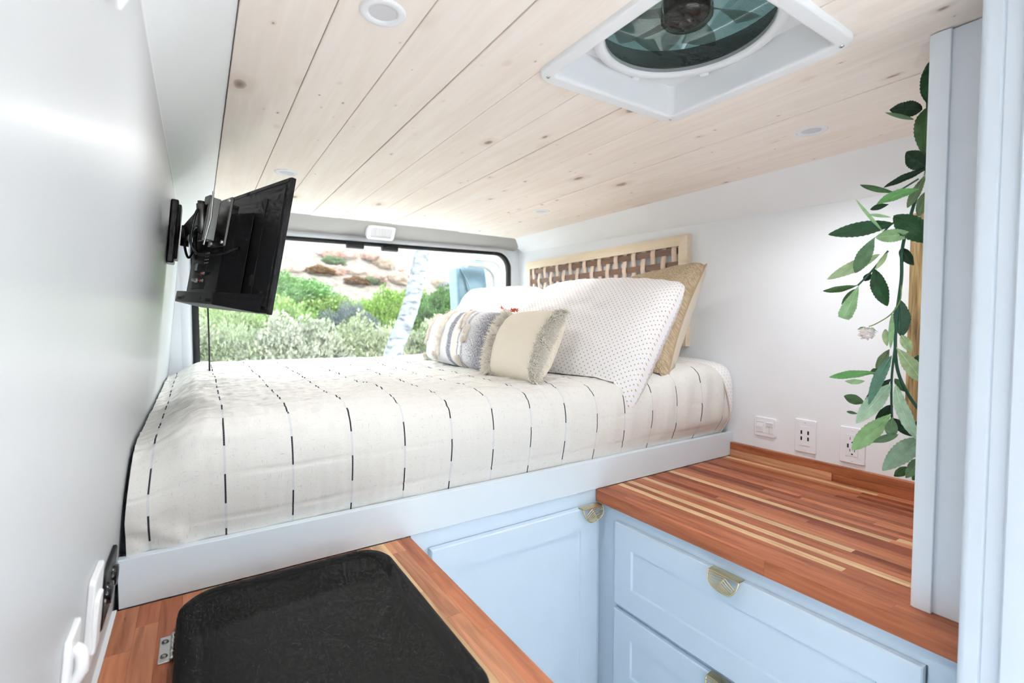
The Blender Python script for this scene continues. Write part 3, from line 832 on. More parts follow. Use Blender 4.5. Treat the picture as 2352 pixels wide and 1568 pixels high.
# trim flange: rolled outer edge, flat face, inner lip, throat walls rising into the roof
b_ = MB(); prof = []
for (w, r, z) in ((S_o, 0.042, 0.5015), (S_o, 0.042, 0.4945), (S_o - 0.0015, 0.0415, 0.4915), (S_o - 0.006, 0.040, 0.4900), (S_o - .010, .038, .4898), (S_i + 0.012, 0.018, 0.4900), (S_i + 0.009, 0.017, 0.4902), (S_i + 0.003, 0.014, 0.4920), (S_i, 0.012, 0.4945), (S_i - .001, .012, .4985), (S_i - 0.009, 0.014, 0.552), (S_i - 0.010, 0.014, 0.557)):
    prof.append([(fc[0] + px, fc[1] + py, z) for px, py in rrect(w, w, r, 7)])
n_ = len(prof[0]); vs = [p for q in prof for p in q]
b_.add(vs, [(k * n_ + i, k * n_ + (i + 1) % n_, (k + 1) * n_ + (i + 1) % n_, (k + 1) * n_ + i) for k in range(len(prof) - 1) for i in range(n_)], True)
o_ = build(b_, 'trim_flange', 'white_plastic', fan)
for dx in (-1, 1):
    for dy in (-1, 1):
        b_ = MB(); c = (fc[0] + dx * 0.186, fc[1] + dy * 0.186, 0.4893)
        b_.lathe(c, [(0.0, -0.0014), (0.0022, -0.0014), (0.0042, -0.0004), (0.0044, 0.0006)], 14)
        s_ = build(b_, 'screw', 'zinc', fan)
        b_ = MB(); b_.box(c[0] - 0.0018, c[0] + 0.0018, c[1] - 0.0004, c[1] + 0.0004, c[2] - 0.0017, c[2] - 0.0010); b_.box(c[0] - 0.0004, c[0] + 0.0004, c[1] - 0.0018, c[1] + 0.0018, c[2] - 0.0017, c[2] - 0.0010)
        build(b_, 'cross_slot', 'slot', s_)
# plate above the throat with the round hole
b_ = MB(); nn = 48
circ = [(fc[0] + 0.158 * math.cos(2 * math.pi * k / nn), fc[1] + 0.158 * math.sin(2 * math.pi * k / nn)) for k in range(nn)]
def sqp(k, h=0.176):
    a = 2 * math.pi * k / nn; c_, s2 = math.cos(a), math.sin(a); m_ = max(abs(c_), abs(s2)); return (fc[0] + h * c_ / m_, fc[1] + h * s2 / m_)
sq = [sqp(k) for k in range(nn)]
for z in (0.557, 0.561):
    b_.add([(x, y, z) for x, y in circ] + [(x, y, z) for x, y in sq], [(i, (i + 1) % nn, (i + 1) % nn + nn, i + nn) for i in range(nn)])
build(b_, 'shroud_plate', 'white_plastic', fan)
b_ = MB(); b_.lathe((fc[0], fc[1], 0.0), [(0.158, 0.556), (0.174, 0.553), (0.1735, 0.545), (0.171, 0.5425), (0.158, 0.5415), (0.153, 0.544), (0.1515, 0.549), (0.152, 0.556)], 72)
ring = build(b_, 'screen_ring', 'white_plastic', fan)
for a in (75, 150, 215, 300, 25):
    ca, sa = math.cos(R(a)), math.sin(R(a)); b_ = MB()
    b_.obox((fc[0] + 0.1745 * ca, fc[1] + 0.1745 * sa, 0.546), (0.006 * ca, 0.006 * sa, 0), (-0.009 * sa, 0.009 * ca, 0), (0, 0, 0.006)); build(b_, 'clip', 'white_plastic', fan, bevel=0.002)
b_ = MB(); b_.lathe((fc[0], fc[1], 0), [(0.0, 0.5482), (0.1525, 0.5482)], 64); build(b_, 'insect_screen', 'screen', fan)
# duct and tinted dome
b_ = MB(); b_.lathe((fc[0], fc[1], 0), [(0.1585, 0.556), (0.1585, 0.578), (0.185, 0.612)], 48); build(b_, 'duct', 'duct', fan)
b_ = MB(); dome = []
for (w, r, z) in ((0.42, 0.05, 0.612), (0.42, 0.05, 0.655), (0.37, 0.07, 0.69), (0.22, 0.08, 0.706), (0.02, 0.008, 0.71)):
    dome.append([(fc[0] + px, fc[1] + py, z) for px, py in rrect(w, w, r, 6)])
n_ = len(dome[0]); b_.add([p for q in dome for p in q], [(k * n_ + i, k * n_ + (i + 1) % n_, (k + 1) * n_ + (i + 1) % n_, (k + 1) * n_ + i) for k in range(4) for i in range(n_)], True)
build(b_, 'smoked_dome', 'smoke', fan)
# hub and ten thin swept blades
b_ = MB(); b_.lathe((fc[0], fc[1], 0), [(0.0, 0.560), (0.012, 0.560), (0.013, 0.566), (0.030, 0.568), (0.040, 0.575), (0.043, 0.60), (0.040, 0.632), (0.0, 0.634)], 32); build(b_, 'motor_hub', 'steel_dark', fan)
b_ = MB(); b_.lathe((fc[0], fc[1], 0), [(0.046, 0.598), (0.047, 0.572), (0.040, 0.564), (0.014, 0.562)], 32); build(b_, 'clear_hub_cap', 'blade', fan)
for k in range(8):
    a0 = 45 * k + 12; b_ = MB()
    def bl(u, v):
        rr_ = 0.046 + 0.098 * u; a = R(a0 + 16 * u + (v - 0.5) * (34 - 6 * u)); z = 0.592 + (v - 0.5) * 0.026
        return (fc[0] + rr_ * math.cos(a), fc[1] + rr_ * math.sin(a), z)
    b_.grid(bl, 6, 4); build(b_, 'blade', 'blade', fan)

PL = [(0.2635, 0.788, 'large white recessed downlight at the top of the photo, nearest the camera'),
      (1.360, 0.652, 'white recessed downlight in the boards between the roof vent and the hanging garland'),
      (0.262, 1.790, 'white recessed downlight partly hidden behind the top corner of the television'),
      (1.320, 1.782, 'small distant white recessed downlight in the boards above the woven panel')]
def added_fill_spot(root, x, y):  # spot fill added under each downlight to brighten the dim nook
    l = bpy.data.lights.new('downlight_added_fill', 'SPOT'); l.energy = (4.8 if root.location.y < 1 else 3.5) if root.location.x > 1 else 4.0; l.spot_size = R(168); l.spot_blend = 1.0; l.shadow_soft_size = 0.022; l.color = (0.965, 0.98, 1.0)
    o = bpy.data.objects.new('downlight_added_fill', l); COL.objects.link(o); o.parent = root; o.location = (0, 0, -0.012)
pl0 = None
for (x, y, lab) in PL:
    if pl0 is None:
        pl0 = thing('downlight', lab, 'light', (x, y, HC), 'recessed ceiling downlights')
        b_ = MB(); b_.lathe((x, y, HC), [(0.0365, 0.002), (0.0365, -0.0018), (0.0340, -0.0038), (0.0252, -0.0040), (0.0225, -0.0010), (0.0218, 0.001)], 48); build(b_, 'trim_ring', 'white_plastic', pl0)
        b_ = MB(); b_.lathe((x, y, HC), [(0.0, -0.0014), (0.018, -0.0012), (0.0222, -0.0008)], 40); build(b_, 'lens', 'lens', pl0)
    else:
        c = copy_tree(pl0, loc=(x, y, HC + Z0)); c['label'] = lab

for o_ in [o for o in COL.objects if o.type == 'EMPTY' and o.name.startswith('downlight')]: added_fill_spot(o_, 0, 0)
dl = thing('dome_light', 'small white rectangular dome light on the grey valance above the rear window', 'light', (0.815, 2.50, 0.47))
nrm = Vector((0, -0.80, -0.60)).normalized(); ux = Vector((1, 0, 0)); uy = nrm.cross(ux).normalized()
cc = Vector((0.808, 2.488, 0.4640))
def dpl(px, py, d): return cc + ux * px + uy * py + nrm * d
b_ = MB(); L_ = []
for (w, h, r, d) in ((0.146, 0.086, 0.018, -0.012), (0.146, 0.086, 0.018, 0.010), (0.136, 0.076, 0.015, 0.017), (0.108, 0.054, 0.009, 0.017), (0.104, 0.050, 0.008, 0.010)):
    L_.append([dpl(px, py, d) for px, py in rrect(w, h, r, 5)])
n_ = len(L_[0]); b_.add([p for q in L_ for p in q], [(k * n_ + i, k * n_ + (i + 1) % n_, (k + 1) * n_ + (i + 1) % n_, (k + 1) * n_ + i) for k in range(4) for i in range(n_)], False)
build(b_, 'housing', 'white_plastic', dl)
b_ = MB()
b_.grid(lambda u, v: dpl((u - .5) * 0.104, (v - .5) * 0.050, 0.0115 + 0.0012 * math.sin(u * 60)), 60, 3); build(b_, 'ribbed_lens', 'lens', dl)

# ============================================================ TELEVISION ON ITS WALL ARM
TU = Vector((0.243, -0.969, -0.053)).normalized(); TV_ = Vector((0.176, -0.010, 0.984)); TV_ = (TV_ - TU * TV_.dot(TU)).normalized(); TB = TU.cross(TV_).normalized()
if TB.x > 0: TB = -TB
TC = Vector((0.100, 1.511, 0.193)) - TU * .007
def tp(u, v, b): return TC + TU * u + TV_ * v + TB * b
tv = thing('television', 'black flat television seen from behind on a wall arm at the left', 'television', TC + Vector((0, 0, -0.17)))
b_ = MB(); W2, H2 = 0.275, 0.165
def rl(w, h, r, b, cx=0, cy=0): return [tp(cx + px, cy + py, b) for px, py in rrect(w, h, r, 4)]
def stack(q, layers, cap=True, sm=False):
    n_ = len(layers[0]); q.add([p for l in layers for p in l], [(k * n_ + i, k * n_ + (i + 1) % n_, (k + 1) * n_ + (i + 1) % n_, (k + 1) * n_ + i) for k in range(len(layers) - 1) for i in range(n_)], sm)
    if cap: q.add(layers[0], [tuple(range(n_))]); q.add(layers[-1], [tuple(range(n_))])
    return q
stack(b_, [rl(.55, .33, .006, -.012), rl(.55, .33, .006, -.004), rl(.546, .326, .005, 0.0), rl(.53, .31, .004, 0.0), rl(.526, .306, .004, -0.0015), rl(.515, .295, .004, -0.0015), rl(.511, .291, .004, 0.001)])
build(b_, 'panel_casing', 'black', tv)
b_ = MB(); stack(b_, [rl(.532, .300, .003, -.0125, 0, .004), rl(.532, .300, .003, -.0132, 0, .004)]); build(b_, 'screen', 'black_gloss', tv)
b_ = MB(); stack(b_, [rl(.385, .265, .006, 0.0, -.035, -.005), rl(.381, .261, .006, 0.0025, -.035, -.005)]); build(b_, 'raised_plate', 'black', tv)
b_ = MB()
lo = [(-.235, -.135), (.095, -.135), (.095, .095), (-.235, .095)]; hi = [(-.228, -.128), (.045, -.128), (.045, .080), (-.228, .080)]
b_.add([tp(u, v, .005) for u, v in lo] + [tp(u, v, .048) for u, v in hi], [(0, 1, 2, 3), (4, 5, 6, 7)] + [(i, (i + 1) % 4, (i + 1) % 4 + 4, i + 4) for i in range(4)])
hs = build(b_, 'electronics_housing', 'black', tv, bevel=0.003)
b_ = MB(); b_.obox(tp(-.125, -.085, .0475), TU * .055, TV_ * .034, TB * .0012); build(b_, 'port_recess', 'slot', hs)
for k, (u, v) in enumerate(((-.10, -.075), (-.08, -.075), (-.10, -.095), (-.08, -.095))):
    b_ = MB(); b_.lathe(tp(u, v, .0475), [(0, .006), (.002, .006), (.002, .003), (.0045, .003), (.0045, 0)], 12, TB); build(b_, 'socket', 'red_thread' if k % 2 == 0 else 'label', hs)
b_ = MB(); b_.lathe(tp(-.135, -.095, .0475), [(0, .014), (.004, .014), (.005, .006), (.0065, .006), (.0065, 0)], 14, TB); build(b_, 'aerial_socket', 'zinc', hs)
b_ = MB(); b_.obox(tp(-.075, .012, .0490), TU * .016, TV_ * .012, TB * .0006); lb = build(b_, 'label_sticker', 'label', hs)
for k in range(5):
    b_ = MB(); b_.obox(tp(-.075 + (-.002 if k % 2 else 0), .020 - k * .004, .0498), TU * (.012 - .002 * (k % 2)), TV_ * .0009, TB * .0003); build(b_, 'print_line', 'ink', lb)
b_ = MB(); b_.obox(tp(-.165, -.055, .0490), TU * .010, TV_ * .010, TB * .0006); build(b_, 'label_sticker', 'label', hs)
for r_ in range(4):
    for c_ in range(3):
        b_ = MB(); b_.obox(tp(-.095 + c_ * .014, -.018 - r_ * .009, .0484), TU * .003, TV_ * .0014, TB * .0003); build(b_, 'port_marking', 'label', hs)
b_ = MB()
lo = [(-.273, -.1645), (.235, -.1645), (.235, -.118), (-.273, -.118)]; hi = [(-.270, -.160), (.085, -.160), (.085, -.128), (-.270, -.128)]
b_.add([tp(u, v, .0) for u, v in lo] + [tp(u, v, .062) for u, v in hi], [(0, 1, 2, 3), (4, 5, 6, 7)] + [(i, (i + 1) % 4, (i + 1) % 4 + 4, i + 4) for i in range(4)])
sb_ = build(b_, 'speaker_bar', 'black', tv, bevel=0.002)
for u0 in (-.245, .030):
    for k in range(9):
        b_ = MB(); b_.obox(tp(u0 + k * .0045, -.149, .0622), TU * .0013, TV_ * .0042, TB * .0006); build(b_, 'grille_slot', 'slot', sb_)
for u0 in (-.18, -.02):
    b_ = MB(); b_.lathe(tp(u0, -.145, .0615), [(0, .001), (.004, .001), (.005, 0)], 12, TB); build(b_, 'screw_hole', 'slot', sb_)
for (u, v) in ((-.266, .156), (.266, .156), (0, .156), (.262, -.150), (.262, .02)):
    b_ = MB(); b_.lathe(tp(u, v, .0), [(0, .0012), (.003, .0012), (.0042, 0)], 12, TB); build(b_, 'casing_screw', 'slot', tv)
b_ = MB(); b_.lathe(tp(.14, -.085, .0), [(0, .004), (.014, .004), (.020, 0)], 20, TB); build(b_, 'power_recess', 'slot', tv)

mt = thing('television_wall_arm', 'black folding wall arm between the left wall and the television', 'bracket', (0.0, 1.66, 0.2))
WN = Vector((1, 0, -0.0967)).normalized(); WU = Vector((0.0967, 0, 1)).normalized(); YY = Vector((0, 1, 0))
mc = Vector((wx(0.262), 1.745, 0.262))
b_ = MB(); b_.obox(mc + WN * .010, WN * .0095, YY * .036, WU * .092); build(b_, 'wall_plate', 'black_metal', mt, bevel=0.004)
b_ = MB(); b_.obox(mc + WN * .0225, WN * .0045, YY * .034, WU * .080 ); build(b_, 'cover_plate', 'black_metal', mt, bevel=0.004)
vp = TC + TB * .066 + TU * (-.005) + TV_ * .060
b_ = MB(); b_.lathe(mc + WN * .040 + Vector((0, 0, -.005)), [(0, -.030), (.011, -.030), (.011, .030), (0, .030)], 20, WU); build(b_, 'pivot', 'black_metal', mt)
a0_, a1_ = mc + WN * .040, vp + TB * .030
dv = (a1_ - a0_); ln = dv.length; dv.normalize(); sd = dv.cross(Vector((0, 0, 1))).normalized(); up_ = sd.cross(dv)
b_ = MB(); b_.obox((a0_ + a1_) / 2, dv * ln / 2, sd * .009, up_ * .021); build(b_, 'arm', 'black_metal', mt, bevel=0.003)
b_ = MB(); b_.lathe(a1_, [(0, -.042), (.008, -.042), (.008, -.036), (.011, -.034), (.011, .034), (.008, .036), (.008, .042), (0, .042)], 20, up_); build(b_, 'elbow_pin', 'steel_dark', mt)
for du in (-.022, .022):
    b_ = MB(); b_.obox(vp + TU * du + TB * .012, TU * .003, TV_ * .055, TB * .012); build(b_, 'tilt_cheek', 'steel_dark', mt, bevel=.001)
b_ = MB(); b_.obox(vp + TB * .022, TU * .022, TV_ * .060, TB * .004); build(b_, 'tilt_plate', 'steel_dark', mt, bevel=.002)
b_ = MB(); b_.obox(vp + TB * -.018, TU * .055, TV_ * .065, TB * .0035); build(b_, 'mounting_plate', 'steel_dark', mt, bevel=.002)
b_ = MB(); b_.obox(vp + TB * -.030, TU * .040, TV_ * .050, TB * .010); build(b_, 'spacer', 'black_metal', mt, bevel=.002)
b_ = MB(); b_.tube([vp + TU * .022 + TB * .020 + TV_ * .07, vp + TU * .026 + TB * .016, vp + TU * .022 + TB * .020 + TV_ * -.07], .0025, 8); build(b_, 'rod', 'zinc', mt)
for du in (-.045, .045):
    for dv_ in (-.055, .055):
        b_ = MB(); b_.lathe(vp + TU * du + TV_ * dv_ + TB * -.0145, [(0, .005), (.004, .005), (.005, .003), (.005, 0)], 12, TB); build(b_, 'bolt', 'zinc', mt)
def spline(P, n=8):
    P = [Vector(p) for p in P]; out_ = []
    for i in range(len(P) - 1):
        p0, p1, p2, p3 = P[max(i - 1, 0)], P[i], P[i + 1], P[min(i + 2, len(P) - 1)]
        for k in range(n):
            t_ = k / n; out_.append(0.5 * ((2 * p1) + (-p0 + p2) * t_ + (2 * p0 - 5 * p1 + 4 * p2 - p3) * t_ * t_ + (-p0 + 3 * p1 - 3 * p2 + p3) * t_ ** 3))
    out_.append(P[-1]); return out_
m1 = mc + WN * .050
def mo(dx, dy, dz): return m1 + Vector((dx, dy, dz))
b_ = MB()
b_.tube(spline([mo(.005, -.02, .03), mo(-.006, -.045, .02), mo(-.012, -.05, -.03), mo(-.004, -.03, -.07), mo(.01, -.01, -.04), mo(.012, -.01, .03), mo(.02, -.02, .03), mo(.015, -.05, -.02), mo(.02, -.06, -.08), mo(.040, -.07, -.115), mo(.055, -.06, -.09), mo(.04, -.04, -.055), mo(.02, -.02, -.05)]), .0035, 8)
b_.tube(spline([mo(.0, -.03, .035), mo(.03, -.05, .045), mo(.06, -.08, .035), vp + TB * .04 + TV_ * .02, vp + TB * .045 + TV_ * -.06, vp + TB * .03 + TV_ * -.09, vp + TB * .012 + TU * .02 + TV_ * -.095, vp + TU * .07 + TV_ * -.085 + TB * -.015, vp + TU * .13 + TV_ * -.07 + TB * -.03]), .0032, 8)
tag(build(b_, 'power_cable', 'black_gloss'), 'looped black power cable tangled round the television wall arm', 'cable')
b_ = MB(); b_.tube(spline([mo(.055, -.03, -.045), mo(.035, .10, -.07), mo(.045, .28, -.14), mo(.048, .30, -.30), mo(.047, .30, -.458)]), .0028, 8)
tag(build(b_, 'aerial_cable', 'black_gloss'), 'thin black cable hanging straight down to the bed beside the rear window', 'cable')

# ============================================================ SOCKETS, SWITCHES, SMALL WALL FITTINGS
def wallplate(name, lab, cat, y0, y1, z0, z1, r=0.003):
    root = thing(name, lab, cat, (1.7445, (y0 + y1) / 2, z0))
    q = MB(); w, h = y1 - y0, z1 - z0; cy, cz = (y0 + y1) / 2, (z0 + z1) / 2; Ls = []
    for (dw, x) in ((0, 1.7455), (0, 1.7425), (-.004, 1.7400)):
        Ls.append([(x, cy + px, cz + pz) for px, pz in rrect(w + dw, h + dw, r, 4)])
    stack(q, Ls); build(q, 'plate', 'plate', root); return root, cy, cz
# double rocker: left one up, right one down (photo: leftmost plate)
r_, cy, cz = wallplate('switch_plate', 'small white square switch plate, the one nearest the bed, above the right worktop', 'switch', 0.930, 1.012, -0.423, -0.352, 0.009)
for k, sg in ((0.018, 1), (-0.018, -1)):
    b_ = MB(); y = cy + k; L_ = [(1.7395, -.019), (1.7385, -.019), (1.7355 if sg > 0 else 1.7395, 0.0), (1.7385 if sg > 0 else 1.7345, .019), (1.7395, .019)]
    b_.prism([(x, y - .012, cz + z) for x, z in L_], (0, .024, 0)); rk = build(b_, 'rocker', 'plate', r_, bevel=.0008)
    b_ = MB(); b_.box(1.7380, 1.7399, y - .0135, y + .0135, cz - .0205, cz + .0205); build(b_, 'rocker_surround', 'white_plastic', r_, bevel=.0005)
b_ = MB(); b_.box(1.7372, 1.7382, cy + .006, cy + .030, cz - .0190, cz - .0176); b_.box(1.7372, 1.7382, cy + .006, cy + .029, cz - .001, cz + .0004); b_.box(1.7372, 1.7382, cy + .006, cy + .028, cz + .0175, cz + .0188); build(b_, 'painted_shade_line', 'lens', r_)  # thin grey strips painting the shade lines across the rocker
b_ = MB(); b_.box(1.7362, 1.7382, cy - .030, cy - .007, cz + .004, cz + .0054); b_.box(1.7362, 1.7382, cy - .019, cy - .0172, cz - .020, cz + .004); build(b_, 'painted_shade_line', 'lens', r_)  # same grey strips as painted shade on the second rocker
# four-port usb plate
r_, cy, cz = wallplate('usb_socket_plate', 'tall white wall plate with four dark usb ports, middle of the three plates', 'socket', 0.7960, 0.8655, -0.4500, -0.3365)
b_ = MB(); b_.box(1.7385, 1.7401, cy - .0165, cy + .0165, cz - .0335, cz + .0335); ins = build(b_, 'insert', 'plate', r_, bevel=.0006)
for dy in (-.011, .011):
    for dz in (-.0085, .0125):
        b_ = MB(); b_.box(1.7378, 1.7386, cy + dy - .0026, cy + dy + .0026, cz + dz - .0062, cz + dz + .0062); build(b_, 'usb_port', 'slot', ins)
for dz in (-.048, .048):
    b_ = MB(); b_.lathe((1.7400, cy, cz + dz), [(0, .001), (.0022, .001), (.003, 0)], 12, (-1, 0, 0)); build(b_, 'screw', 'white_plastic', r_)
# receptacle with usb
r_, cy, cz = wallplate('power_socket_plate', 'tall white power socket plate half hidden by the garland, nearest the post', 'socket', 0.6520, 0.7240, -0.4530, -0.3370)
b_ = MB(); b_.box(1.7385, 1.7401, cy - .0175, cy + .0175, cz - .034, cz + .034); ins = build(b_, 'insert', 'plate', r_, bevel=.0006)
b_ = MB(); b_.box(1.7382, 1.7387, cy - .0175, cy + .0175, cz + .0325, cz + .0334); b_.box(1.7382, 1.7387, cy - .0178, cy - .0168, cz - .034, cz + .0); build(b_, 'painted_shade_line', 'lens', ins)  # grey strips painted as shade along the edges of the insert
for dz in (.018, -.020):
    b_ = MB()
    b_.box(1.7378, 1.7386, cy + .0045, cy + .0060, cz + dz, cz + dz + .009); b_.box(1.7378, 1.7386, cy - .0085, cy - .0070, cz + dz + .001, cz + dz + .008)
    b_.lathe((1.7384, cy - .001, cz + dz - .0075), [(0, .0006), (.0026, .0006), (.0026, 0)], 12, (-1, 0, 0)); build(b_, 'outlet', 'slot', ins)
b_ = MB(); b_.box(1.7378, 1.7386, cy + .009, cy + .0135, cz - .008, cz + .0045); build(b_, 'usb_port', 'slot', ins)
for dz in (-.049, .049):
    b_ = MB(); b_.lathe((1.7400, cy, cz + dz), [(0, .001), (.0022, .001), (.003, 0)], 12, (-1, 0, 0)); build(b_, 'screw', 'white_plastic', r_)
# left wall fittings
def lw(d, y, z): return Vector((wx(z), y, z)) + WN * d
def leftplate(root, name, mat, yc, zc_, w, h, d0, d1, r=.006):
    q = MB(); Ls = [[lw(d, yc + px * s_, zc_ + pz * s_) for px, pz in rrect(w, h, r, 4)] for d, s_ in ((d0, 1), (d1 - .0015, 1), (d1, .96))]
    stack(q, Ls); return build(q, name, mat, root)
r_ = thing('panel_mount_socket', 'black plastic socket panel low on the left wall by the bed rail', 'socket', (wx(-.40), .955, -.455))
leftplate(r_, 'plate', 'black', .955, -.408, .125, .082, .0005, .006)
for y in (.925, .985):
    b_ = MB(); b_.lathe(lw(.006, y, -.405), [(0, .004), (.010, .004), (.013, .006), (.0155, .006), (.0165, 0)], 20, WN); build(b_, 'port_cap', 'black_gloss', r_)
for y in (.902, 1.008):
    b_ = MB(); b_.lathe(lw(.006, y, -.408), [(0, .0015), (.003, .0015), (.004, 0)], 12, WN); build(b_, 'screw', 'zinc', r_)
r_ = thing('white_wall_socket', 'blurred white double socket low on the left wall, nearest the camera', 'socket', (wx(-.38), .815, -.44))
leftplate(r_, 'plate', 'white_plastic', .815, -.382, .072, .116, .0005, .007)
leftplate(r_, 'insert', 'white_plastic', .806, -.387, .035, .070, .007, .011, .003)
r_ = thing('white_wall_catch', 'blurred white rounded catch on the left wall in the bottom left corner', 'catch', (wx(-.36), .69, -.42))
leftplate(r_, 'plate', 'white_plastic', .672, -.362, .055, .075, .0005, .006)
b_ = MB(); b_.tube(spline([lw(.004, .672, -.345), lw(.011, .672, -.352), lw(.012, .672, -.370), lw(.006, .675, -.385)]), .006, 10); build(b_, 'hook', 'white_plastic', r_)
r_ = thing('white_curtain_hook', 'blurred white tapered hook high on the left wall at the top edge of the photo', 'hook', (wx(.30), .57, .27))
b_ = MB(); b_.tube([lw(.008, .575, .285), lw(.009, .572, .295), lw(.010, .566, .312), lw(.010, .560, .335)], [.0015, .0055, .007, .008], 12); build(b_, 'pin', 'white_plastic', r_)
b_ = MB(); b_.obox(lw(.003, .560, .345), WN * .003, YY * .014, WU * .018); build(b_, 'back_plate', 'white_plastic', r_, bevel=.001)

# hinged charcoal lid on the left worktop
ld = thing('charcoal_lid', 'large charcoal plastic lid with rounded corners lying on the left worktop', 'lid', (0.14, 0.76, CT))
b_ = MB(); cx_, cy_ = 0.143, 0.762; Ls = []
for (w, h, r, z, sag) in ((.345, .478, .050, CT + .0006, 0), (.360, .494, .055, CT + .012, 0), (.366, .500, .058, CT + .026, 0), (.362, .496, .056, CT + .036, 0), (.346, .480, .050, CT + .0425, 0), (.322, .456, .042, CT + .0435, 0), (.306, .440, .036, CT + .0425, 0), (.298, .432, .033, CT + .0400, 0), (.290, .424, .030, CT + .0405, 0), (.18, .30, .02, CT + .0440, 0), (.02, .05, .005, CT + .045, 0)):
    Ls.append([(cx_ + px, cy_ + py * (1 + 0.05 * math.cos(px / .183 * 1.4) - .05 * math.cos(1.4)) , z) for px, py in rrect(w, h, r, 9)])
stack(b_, Ls, True, True); build(b_, 'lid_shell', 'lid', ld)
hg = thing('steel_hinge', 'small steel butt hinge screwed to the left worktop beside the charcoal lid', 'hinge', (-.05, .925, CT))
b_ = MB(); b_.box(-.0620, -.0470, .889, .961, CT + .0003, CT + .0022); build(b_, 'leaf', 'zinc', hg, bevel=.0006)
for k in range(5):
    b_ = MB(); y = .889 + .0144 * k; b_.lathe((-.0440, y + .0004, CT + .0042), [(0, 0), (.0034, 0), (.0034, .0136), (0, .0136)], 14, (0, 1, 0)); build(b_, 'knuckle', 'zinc', hg)
for y in (.905, .945):
    b_ = MB(); b_.lathe((-.0548, y, CT + .0022), [(0, .0008), (.0018, .0008), (.0042, .0020), (.0050, .0004), (.0052, 0)], 16); s_ = build(b_, 'screw', 'steel_dark', hg)
    b_ = MB(); b_.lathe((-.0548, y, CT + .0032), [(0, .0004), (.0022, .0004)], 10); build(b_, 'screw_head', 'zinc', s_)

# ============================================================ WOVEN PANEL AND FRAME ON THE RIGHT WALL
wp = thing('woven_wood_panel', 'pale wood framed panel with woven walnut and maple slats above the pillows', 'headboard', (1.73, 1.89, -0.10))
PY0, PY1, PZ0, PZ1 = 1.302, 2.483, -0.105, 0.363
fw = 0.043; xf, xb = 1.716, 1.7455
def frail(pts, mat, name='frame_rail'):
    q = MB(); q.prism([(xf, y, z) for y, z in pts], (xb - xf, 0, 0)); build(q, name, mat, wp, bevel=.0015)
frail([(PY0, PZ1), (PY1, PZ1), (PY1 - fw, PZ1 - fw), (PY0 + fw, PZ1 - fw)], 'maple')
frail([(PY0, PZ0), (PY1, PZ0), (PY1 - fw, PZ0 + fw), (PY0 + fw, PZ0 + fw)], 'maple')
frail([(PY0, PZ0), (PY0 + fw, PZ0 + fw), (PY0 + fw, PZ1 - fw), (PY0, PZ1)], 'maple', 'frame_stile')
frail([(PY1, PZ0), (PY1 - fw, PZ0 + fw), (PY1 - fw, PZ1 - fw), (PY1, PZ1)], 'maple', 'frame_stile')
xm = 1.7275; nvert, sw = 19, 0.0265
ptch = (PY1 - PY0 - 2 * fw) / nvert
rows = [PZ1 - fw - 0.006 - sw / 2 - k * 0.0575 for k in range(7)]
for i in range(nvert):
    y = PY0 + fw + ptch * (i + 0.5); path = []
    z = PZ1 - fw - 0.001; q = MB(); n_ = 60
    def off(z_):
        o = 0
        for r_i, zr in enumerate(rows):
            sg = 1 if (i + r_i) % 2 == 0 else -1
            o += sg * 0.0042 * math.exp(-((z_ - zr) / 0.020) ** 2)
        return o
    zs = [PZ1 - fw + .001 - (PZ1 - PZ0 - 2 * fw + .002) * k / n_ for k in range(n_ + 1)]
    vs = []
    for z_ in zs:
        x = xm - off(z_)
        vs += [(x - .0012, y - sw * .49, z_), (x - .0012, y + sw * .49, z_), (x + .0012, y + sw * .49, z_), (x + .0012, y - sw * .49, z_)]
    fs = [(k * 4 + a, k * 4 + (a + 1) % 4, (k + 1) * 4 + (a + 1) % 4, (k + 1) * 4 + a) for k in range(n_) for a in range(4)]
    q.add(vs, fs, True); build(q, 'upright_slat', 'maple_v', wp)
for r_i, zr in enumerate(rows):
    q = MB(); q.box(xm - .0010, xm + .0010, PY0 + fw - .001, PY1 - fw + .001, zr - sw / 2, zr + sw / 2); build(q, 'cross_slat', 'walnut', wp)

pf = thing('hanging_frame', 'golden brown grained wooden frame on the wall behind the garland', 'frame', (1.73, .40, -.287))
for (y0, y1, z0, z1) in ((.492, .545, -.287, .305), (.336, .389, -.287, .305), (.390, .491, .253, .305), (.390, .491, -.287, -.235)):
    q = MB(); q.box(1.708, 1.7455, y0, y1, z0, z1); build(q, 'frame_piece', 'oak', pf, bevel=.001)
q = MB(); q.box(1.735, 1.745, .388, .493, -.236, .254); build(q, 'backing', 'canvas', pf)

# ============================================================ BED
prof = [(1.131, -.474), (1.1255, -.445), (1.119, -.425), (1.106, -.37), (1.099, -.315), (1.102, -.262), (1.118, -.222), (1.150, -.200), (1.205, -.190), (1.30, -.187), (1.6, -.184), (2.0, -.180), (2.35, -.177), (2.47, -.178), (2.53, -.195), (2.552, -.24), (2.556, -.32)]
pp = spline([(0, y, z) for y, z in prof], 12)
acc = [0.0]
for i in range(1, len(pp)): acc.append(acc[-1] + (pp[i] - pp[i - 1]).length)
TOT = acc[-1]
def prof_at(s):
    s = min(max(s, 0), TOT); import bisect
    i = min(max(bisect.bisect_right(acc, s) - 1, 0), len(pp) - 2)
    f = (s - acc[i]) / max(1e-9, acc[i + 1] - acc[i]); p = pp[i].lerp(pp[i + 1], f); d = (pp[i + 1] - pp[i]).normalized()
    return p.y, p.z, Vector((0, -d.z, d.y))       # outward normal in Y-Z: to the front / up
def nz(x, y, z=0.0): return noise.noise(Vector((x, y, z)))
